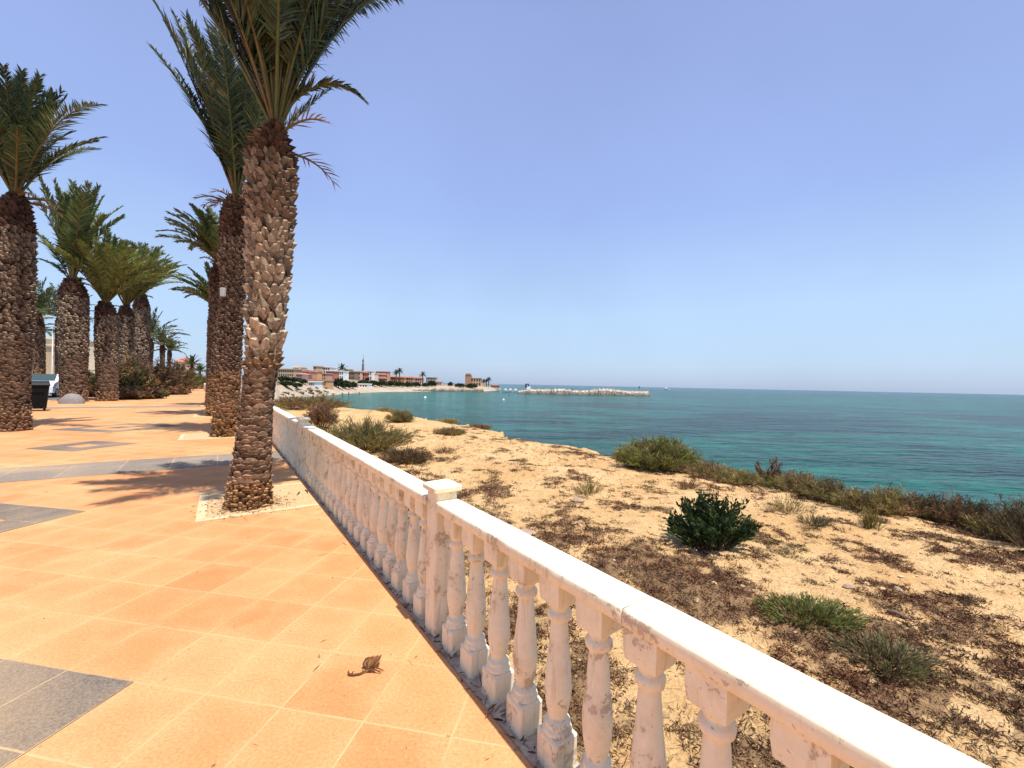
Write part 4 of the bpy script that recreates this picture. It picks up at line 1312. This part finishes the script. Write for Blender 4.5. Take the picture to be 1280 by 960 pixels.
# land that carries the promenade on towards the town
b = MB()
q = [P(-320, 128, -.2), P(1.1, 80, -.2), at_depth(338, hor(338) + 20, 95), at_depth(330, hor(330) - 1, 118), at_depth(150, hor(150) - 1, 170), at_depth(-300, hor(-300) - 1, 220)]
b.add(q, [(0, 1, 2, 3, 4, 5)])
tag(b.build('rising_ground', M['ground']), kind='structure')

TW = 'houses of the far seaside town'


town = [
    ('long dark-windowed tan block at the left end of the town', 346, 367, 461.5, 471, TAN, None, 2, 6), ('cream house rising above the tan block', 366, 373, 459, 472, CRM, None, 3, 2),
    ('pale cream house beside a row of pink ones', 373, 379, 462, 472, CRM, None, 2, 2), ('salmon pink house with red tiled roof, first of the pink pair', 370, 377.5, 466, 475, PNK, RED, 2, 2),
    ('deeper pink house next to the orange house', 378, 386, 464.5, 475, (.52, .26, .19), None, 2, 3), ('orange house left of the big white block', 386, 393, 464, 475, ORN, None, 2, 3),
    ('slim ochre stair tower against the big white block', 391.3, 395.5, 458, 470, TAN, None, 3, 1), ('largest white block of the town', 396, 412, 459, 471, WHT, None, 3, 4),
    ('coral house below the largest white block', 397, 407, 467, 475.5, COR, None, 2, 3), ('narrow white house topping a red one', 411, 416.5, 460, 471, WHT, None, 3, 1),
    ('dark red house between white buildings', 407.5, 416, 464.5, 475.5, RED, None, 2, 3), ('white terraced villa with arched openings', 416, 429, 464, 474.5, WHT, None, 2, 4),
    ('tan house with flat roof right of the villa', 428.5, 436, 461.8, 472, TAN, None, 3, 2), ('brown house with many dark windows', 436, 443, 465, 474.5, BRN, None, 2, 3),
    ('pinkish brown house left of the tall mast', 443, 450, 464.5, 475, PNK, None, 2, 3), ('red-roofed house at the foot of the tall mast', 448.5, 455.5, 463.3, 475, RED, ROOF, 2, 2),
    ('white house right of the tall mast', 455, 464.5, 464, 475.5, WHT, None, 2, 3), ('small cream house beside the coral apartment block', 463.5, 468.5, 467, 476, CRM, None, 2, 1),
    ('large coral apartment block with stacked balconies', 469, 484, 464.6, 477, COR, None, 3, 4), ('coral terraced house at the left of the long row', 484.3, 494, 469.5, 478, (.48, .23, .16), ROOF, 2, 3),
    ('orange-pink terraced house second in the long row', 494.3, 505, 470, 478.5, ORN, ROOF, 2, 3), ('coral terraced house third in the long row', 505.3, 516, 470.3, 479, COR, ROOF, 2, 3),
    ('salmon terraced house ending the long row on the right', 516.3, 527, 471, 479.5, PNK, ROOF, 2, 3), ('grey concrete frame building apart from the coral row', 532.5, 544.5, 472, 481.5, GRY, None, 3, 4),
    ('low pink house right of the grey frame building', 545.5, 551.5, 477.3, 482, PNK, None, 1, 2),
    ('little white beach hut on the slope under the town', 386, 392.5, 477.5, 483, WHT, None, 1, 2), ('orange beach house on the slope beside dark trees', 397, 407.5, 475.5, 483, ORN, None, 1, 3),
    ('low white boathouse among trees at the beach', 446, 459, 480.3, 484, WHT, None, 1, 3)]
for lab, a, c, yt, yb, cl, rf, fl_, wn_ in town:
    dd = min(dshore((a + c) / 2, yb), dtown((a + c) / 2)) + 16 * sm(474.5, 469, yb) + .37 * (hash(lab) % 7 if False else len(lab) % 7)
    house(lab, a, c, yt, yb, dd, cl, 'house', rf, fl_, TW, wn_, balc=('balcon' in lab))
dd = dshore(590, 482.5) * 1.0
tw = house('sandstone watchtower house standing alone on the headland point', 582, 601, 472.8, 482.5, dd, (.50, .33, .19), 'watchtower', None, 2, None, 4, 'watchtower')
m = MB(); s_ = dd / F
x0, x1 = -9.3 * s_, -2.6 * s_
m.box((x0 - .3, -1.2, -2), (x1, 6, 13.5 * s_), (.36, .22, .13))
for i in range(5): m.box((lerp(x0, x1, i / 5) - .1, -1.4, 13.502 * s_), (lerp(x0, x1, i / 5) + .5, -.6, 13.5 * s_ + .9), (.36, .22, .13))
m.build('tower', M['house'], tw)
m = MB(); m.box((9.6 * s_, 1, -2), (13 * s_, 6, 4.2 * s_), (.6, .45, .3)); m.build('annex', M['house'], tw)
kq = house('low beach kiosk with red roof at the tip of the point', 613, 624, 480.8, 484.6, dshore(616, 484.6) * 1.0, (.5, .4, .3), 'kiosk', RED, 1, None, 3, 'kiosk', sink=1.2)
# mast
dd = dtown(453) * 1.05; p = at_depth(453.5, 470, dd); s_ = dd / F
ms = empty('mast', p); tag(ms, 'tall thin lattice mast rising above the town roofs', 'mast')
m = MB(); hh = 20.5 * s_
for sx_, sy_ in ((-1, -1), (1, -1), (1, 1), (-1, 1)): m.tube([(sx_ * .45, sy_ * .45, -4), (sx_ * .22, sy_ * .22, hh)], .10, 4)
for i in range(12):
    z_ = hh * i / 12; k_ = .45 - .23 * i / 12
    for q in ((1, 0), (0, 1), (-1, 0), (0, -1)):
        a = Vector((q[0] * k_ + q[1] * k_, q[1] * k_ - q[0] * k_, z_)); c = Vector((q[0] * k_ - q[1] * k_, q[1] * k_ + q[0] * k_, z_ + hh / 12)); m.tube([a, c], .09, 3, cap=False)
m.build('lattice', plain('mast_steel', (.11, .08, .08), .7), ms)
m = MB(); m.tube([(0, 0, hh), (0, 0, hh + 2.5)], .10, 5); m.build('antenna', plain('mast_tip', (.2, .2, .22), .6), ms)
m = MB(); m.lathe([(.3, hh - 2.4), (.42, hh - 2.3), (.42, hh - 1.2), (.3, hh - 1.1)], 8); m.build('aerial_drum', plain('aerial_grey', (.30, .28, .30), .6), ms)
# construction crane seen between the two near trunks
p = at_depth(300.6, 474, 210); s_ = 210 / F
cr = empty('tower_crane', p); tag(cr, 'thin tower crane visible in the gap between the two near palm trunks', 'crane')
m = MB(); m.box((-.3, -.3, -3), (.3, .3, 30 * s_)); m.build('tower', plain('crane_grey', (.3, .3, .32), .6), cr)
m = MB(); m.box((-5 * s_, -.2, 26 * s_), (7 * s_, .2, 26 * s_ + .5)); m.build('jib', plain('crane_grey_jib', (.3, .3, .32), .6), cr)


# far trees
def clump_tree(label, px, py, dep, wd, ht, seed, cl, group):
    rng = random.Random(seed); p = at_depth(px, py, dep)
    root = empty('tree', p); tag(root, label, 'tree', group)
    m = MB(); m.tube([(0, 0, -2), (0, 0, ht * .5)], [wd * .05 + .1, .08], 5, (.10, .07, .05)); m.build('trunk', M['trunk'], root)
    m = MB()
    for i in range(420):
        a = rng.uniform(0, 6.283); q = rng.random() ** .5; z_ = ht * (.12 + .85 * rng.random() * (1 - .5 * q * q))
        c = Vector((math.cos(a) * q * wd / 2 * (1 + .3 * nz(a * 2, seed)), math.sin(a) * q * wd / 3, z_)); v = rng.uniform(.5, 1.5)
        blade(m, c, Vector((rng.uniform(-1, 1), rng.uniform(-1, 1), rng.uniform(-.3, 1))), wd * .16, wd * .09 + .15, tuple(x * v for x in cl), .1, rng)
    m.build('crown', M['shrub'], root)


FT = 'dark trees along the far shore'
DG = (.035, .05, .022)
trees = [(354, 475.5, 17, 4.2, 'long dark hedge-like tree under the tan block'), (368, 477, 16, 4.5, 'dark tree under the cream house'), (379, 478.5, 10, 4, 'dark tree under the pink house'),
         (358, 481.5, 18, 4, 'scrubby tree low on the slope at the left end'), (371, 483, 13, 3.5, 'scrubby tree low on the slope by the beach hut'),
         (423, 484, 15, 11, 'largest dark green tree above the beach'), (432, 485, 13, 9, 'rounded dark tree right of the largest one'), (441, 485, 11, 7.5, 'smaller dark tree ending the beach clump'),
         (454, 480.5, 13, 5, 'dark tree under the tall mast'), (466, 481.5, 13, 5.5, 'dark tree under the coral apartment block'), (477, 482.5, 13, 6, 'dark tree at the coral block corner'), (488, 482.5, 13, 5.5, 'dark tree left under the coral terrace'),
         (499, 482.8, 12, 5.2, 'dark tree below the second terraced house'), (509, 483, 12, 5, 'dark tree below the third terraced house'), (519, 483, 12, 5, 'dark tree below the last terraced house'), (532, 483, 9, 4, 'dark tree by the grey frame building'),
         (540, 483, 11, 7, 'rounded tree before the grey frame building'), (563, 482.5, 6, 5, 'lone rounded tree between the coral row and the watchtower'), (575, 483.5, 12, 3.5, 'dark tree left of the watchtower'), (589, 484.5, 13, 4.5, 'dark tree in front of the watchtower'),
         (390, 474, 5, 4.5, 'dark tree beside the ochre stair tower'), (428, 474, 5, 4, 'dark tree beside the white villa'), (459, 476, 5, 4, 'dark tree by the white house')]
for i, (px, py, wpx, hpx, lab) in enumerate(trees):
    dd = dshore(px, py) * .985; clump_tree(lab, px, py, dd, wpx * dd / F, hpx * dd / F * 1.05, 200 + i, DG, FT)
TP = 'palms of the far seaside town'
for i, (px, yt, yb, lab) in enumerate([(495, 466.5, 479, 'lower of the two town palms above the coral terrace'), (499, 464.8, 479, 'taller of the two town palms above the coral terrace'), (528, 469, 482, 'lone town palm right of the coral terrace'),
                                       (604.5, 477.5, 483, 'left palm beside the watchtower'), (608, 476.8, 483, 'middle palm beside the watchtower'), (610.5, 475, 483, 'tallest palm beside the watchtower'), (427, 461, 472, 'town palm beside the flat-roofed tan house')]):
    dd = min(dshore(px, yb), dtown(px)) * .99
    rng2 = random.Random(300 + i); p = at_depth(px, yb, dd); s_ = dd / F
    root = empty('palm_tree', p); tag(root, lab, 'palm tree', TP)
    hh = (yb - yt) * s_
    m = MB(); m.tube([(0, 0, -1.5), (.1, 0, hh)], [.3, .22], 6, (.12, .08, .055)); m.build('trunk', M['trunk'], root)
    m = MB()
    for (az, el, L, dr, ro, cu) in gen_fronds(rng2, 18, 2.1, 80, -10, 20, 60): frond(m, (.1, 0, hh), az, el, L, dr, rng2, 8, (.045, .06, .025), .35, .45, .1, .06)
    m.build('crown', M['leaf'], root)

# breakwater: one long heap of boulders
def heap(name, label, pxa, pxb, ytop_tab, ywater, dep_tab, c0, seed, cat):
    rng = random.Random(seed); m = MB(); N_ = 160; Lr = 9
    for i in range(N_ + 1):
        px = lerp(pxa, pxb, i / N_); dep = interp(dep_tab, px)[0]
        zt = at_depth(px, interp(ytop_tab, px)[0], dep).z
        e = min(1, min(i, N_ - i) / 4)
        base = at_depth(px, 480, dep)
        for j in range(Lr):
            a = math.pi * j / (Lr - 1)
            hgt = (zt - SEA + .3) * e
            z_ = SEA - .3 + hgt * math.sin(a) * (1 + .36 * nz(i * .9, j * 1.4, seed) + .2 * nz(i * .23, seed, 4))
            yy = -3.2 * math.cos(a) * e + .7 * nz(i * .7, j * .9, seed + 5)
            m.v.append((base.x + .3 * nz(i, j, 3), base.y + yy, z_))
    for i in range(N_):
        for j in range(Lr - 1):
            k = i * Lr + j; v = rng.uniform(.55, 1.15) * (.5 if j in (0, 1) else 1)
            m.face((k, k + Lr, k + Lr + 1, k + 1), tuple(x * v * (.75 + .35 * nz(i * .11, seed)) for x in c0))
    o = m.build(name, M['stone']); tag(o, label, cat)
    return o


heap('breakwater', 'long low breakwater of pale boulders reaching into the bay', 645, 814, [(645, 489), (662, 486.8), (690, 486.6), (705, 486.4), (720, 488.2), (735, 487.8), (750, 486), (765, 486.6), (780, 488.6), (812, 489.4)], 492, [(645, 186), (730, 186), (814, 194)], (.66, .57, .46), 4, 'breakwater')
heap('jetty', 'short low rocky jetty by the beach at the left', 352, 386, [(352, 496), (386, 497)], 498, [(352, 92), (386, 96)], (.30, .25, .2), 6, 'jetty')
heap('rocky_ledge', 'rocky ledge along the water under the coral terrace and watchtower', 515, 606, [(515, 487.3), (545, 485.5), (570, 486), (600, 486)], 489, [(515, 178), (606, 214)], (.50, .40, .29), 7, 'rocky ledge')
rr = random.Random(77)
for i in range(26):
    px = rr.uniform(346, 412); py = hor(px) + lerp(coast_row(px)[0] * .98, coast_row(px)[1] * 1.02, rr.random())
    p = at_depth(px, py, dshore(px, py)); m = MB(); r_ = rr.uniform(.35, .8)
    pebble(m, Vector((0, 0, r_ * .1)), r_, rr, (.12, .095, .07))
    tag(m.build('beach_rock', M['stone'], loc=p), 'small dark rock lying on the far pale beach', 'rock', 'dark rocks on the far beach')
# boats, lookout, buoys
whb = plain('white_boat', (.8, .8, .79), .4)
for i, (px, py, L, lab) in enumerate([(632, 486.8, 3.4, 'white motorboat moored left of the breakwater'), (638, 487.3, 4.0, 'white motorboat touching the left end of the breakwater'), (644.5, 487.3, 3.4, 'white motorboat third from left by the breakwater')]):
    dd = 200; p = at_depth(px, py, dd); p.z = SEA
    bo = empty('motorboat', p, R(90 + 8 * i)); tag(bo, lab, 'boat', 'white boats by the breakwater')
    m = MB(); secs = [(-1, .55, .9), (-.4, .75, .85), (.3, .7, 1.0), (.8, .35, 1.15), (1.05, .03, 1.25)]
    for y, hw_, zt in secs: m.v.extend([(-hw_, y * L / 2, zt), (-hw_ * .6, y * L / 2, -.1), (hw_ * .6, y * L / 2, -.1), (hw_, y * L / 2, zt)])
    for k in range(4):
        for j in range(3): m.face((k * 4 + j, k * 4 + 4 + j, k * 4 + 5 + j, k * 4 + 1 + j))
        m.face((k * 4 + 3, k * 4 + 7, k * 4 + 4, k * 4))
    m.face((0, 1, 2, 3)); m.build('hull', whb, bo)
    m = MB(); m.box((-.5, -.5, .95), (.5, .6, 1.75), bev=.12); m.build('cabin', whb, bo)
dd = 188; p = at_depth(659, 486.5, dd); s_ = dd / F
lk = empty('lookout_hut', p); tag(lk, 'dark blue hut on a white base standing on the breakwater', 'hut')
m = MB(); m.box((-.3, -1, -1.2), (4 * s_, 1, 3.2 * s_), bev=.1); m.build('base', whb, lk)
m = MB(); m.box((-2.6 * s_, -.8, 1.8 * s_), (2.2 * s_, .9, 7 * s_), bev=.15); m.build('cabin', plain('navy_paint', (.015, .025, .07), .5), lk)
m = MB(); m.box((-1.2 * s_, -.95, 4.2 * s_), (1.0 * s_, -.81, 5.6 * s_)); m.build('window', plain('pale_window', (.4, .45, .5), .3), lk)
p = at_depth(799, 489, 193)
mk = empty('beacon', p); tag(mk, 'small dark beacon post near the right tip of the breakwater', 'beacon')
m = MB(); m.lathe([(.35, -.6), (.35, .3), (.14, .4), (.12, 1.6)], 8); m.build('post', plain('beacon_grey', (.12, .12, .13), .6), mk)
m = MB(); m.lathe([(.25, 1.6), (.32, 1.7), (.32, 2.1), (.1, 2.3)], 8); m.build('lamp', plain('beacon_dark', (.03, .05, .04), .5), mk)
p = at_depth(833.5, 484.2, 600); p.z = SEA
sb = empty('sailboat', p); tag(sb, 'tiny white sailboat far out near the horizon', 'sailboat')
m = MB()
for y, hw_, zt in [(-4, .8, 1.2), (-1, 1.2, 1.1), (2, 1.0, 1.2), (4.5, .05, 1.5)]: m.v.extend([(y, -hw_, zt), (y, -hw_ * .5, -.2), (y, hw_ * .5, -.2), (y, hw_, zt)])
for k in range(3):
    for j in range(3): m.face((k * 4 + j, k * 4 + 4 + j, k * 4 + 5 + j, k * 4 + 1 + j))
    m.face((k * 4 + 3, k * 4 + 7, k * 4 + 4, k * 4))
m.face((0, 1, 2, 3)); m.build('hull', whb, sb)
m = MB(); m.tube([(.5, 0, 1), (.5, 0, 6.5)], .07, 5); m.build('mast', whb, sb)
m = MB(); m.add([(.4, .02, 1.8), (-3.2, .25, 1.9), (.4, .02, 6.3), (.4, -.02, 1.8), (-3.2, .2, 1.9), (.4, -.02, 6.3)], [(0, 1, 2), (5, 4, 3)]); m.build('sail', whb, sb)
for i, (px, py, rr_, cl, lab) in enumerate([(531.5, 497.2, .33, (.85, .85, .85), 'white buoy floating mid-bay before the terraced houses'), (629.5, 500.0, .28, (.8, .8, .8), 'white buoy floating nearest in the open bay'), (637, 494, .30, (.05, .06, .1), 'dark buoy floating below the moored boats')]):
    p = at(px, py, SEA); m = MB()
    m.lathe([(.02, -rr_ * .6), (rr_ * .8, -rr_ * .4), (rr_, .05), (rr_ * .85, rr_ * .5), (rr_ * .3, rr_ * .85), (rr_ * .12, rr_ * 1.5), (.01, rr_ * 1.55)], 12)
    tag(m.build('buoy', plain('buoy_shell', cl, .4), loc=p), lab, 'buoy')
# bathers standing in the shallows
skin = plain('bather_skin', (.30, .17, .11), .6)  # one even skin colour for all bathers


def person_mesh():
    me = bpy.data.meshes.new('person')
    vs_ = [(0, 0, .95), (0, 0, 1.2), (0, 0, 1.42), (0, 0, 1.52), (0, 0, 1.66), (-.19, 0, 1.4), (-.25, .03, 1.14), (-.24, .12, .9), (.19, 0, 1.4), (.25, .03, 1.14), (.24, .10, .9), (-.1, 0, .88), (-.11, .02, .48), (-.11, 0, .05), (.1, 0, .88), (.11, -.02, .48), (.11, 0, .05)]
    rs = [.13, .12, .13, .055, .10, .055, .045, .035, .055, .045, .035, .09, .06, .045, .09, .06, .045]
    ed = [(0, 1), (1, 2), (2, 3), (3, 4), (2, 5), (5, 6), (6, 7), (2, 8), (8, 9), (9, 10), (0, 11), (11, 12), (12, 13), (0, 14), (14, 15), (15, 16)]
    me.from_pydata(vs_, ed, []); o = bpy.data.objects.new('person', me); col.objects.link(o)
    o.modifiers.new('s', 'SKIN')
    for v, r_ in zip(me.skin_vertices[0].data, rs): v.radius = (r_, r_)
    me.skin_vertices[0].data[0].use_root = True
    sd = o.modifiers.new('d', 'SUBSURF'); sd.levels = 1; sd.render_levels = 1
    me.materials.append(skin)
    dg = bpy.context.evaluated_depsgraph_get(); dg.update()
    nm = bpy.data.meshes.new_from_object(o.evaluated_get(dg)); bpy.data.objects.remove(o)
    if not nm.materials: nm.materials.append(skin)
    for pl in nm.polygons: pl.use_smooth = True
    return nm


pm = person_mesh(); rr = random.Random(4)
for i, (px, py) in enumerate([(404.5, 497), (416.5, 495.5), (400, 499.5), (391, 499), (428, 494.8), (436, 493.6), (449, 493), (397, 497)]):
    o = bpy.data.objects.new('person', pm); col.objects.link(o)
    p = at(px, py, SEA); o.location = (p.x, p.y, SEA - .72); o.rotation_euler = (0, 0, rr.uniform(0, 6))
    tag(o, 'tiny distant bather standing waist-deep in the shallow bay', 'person', 'bathers in the shallows')
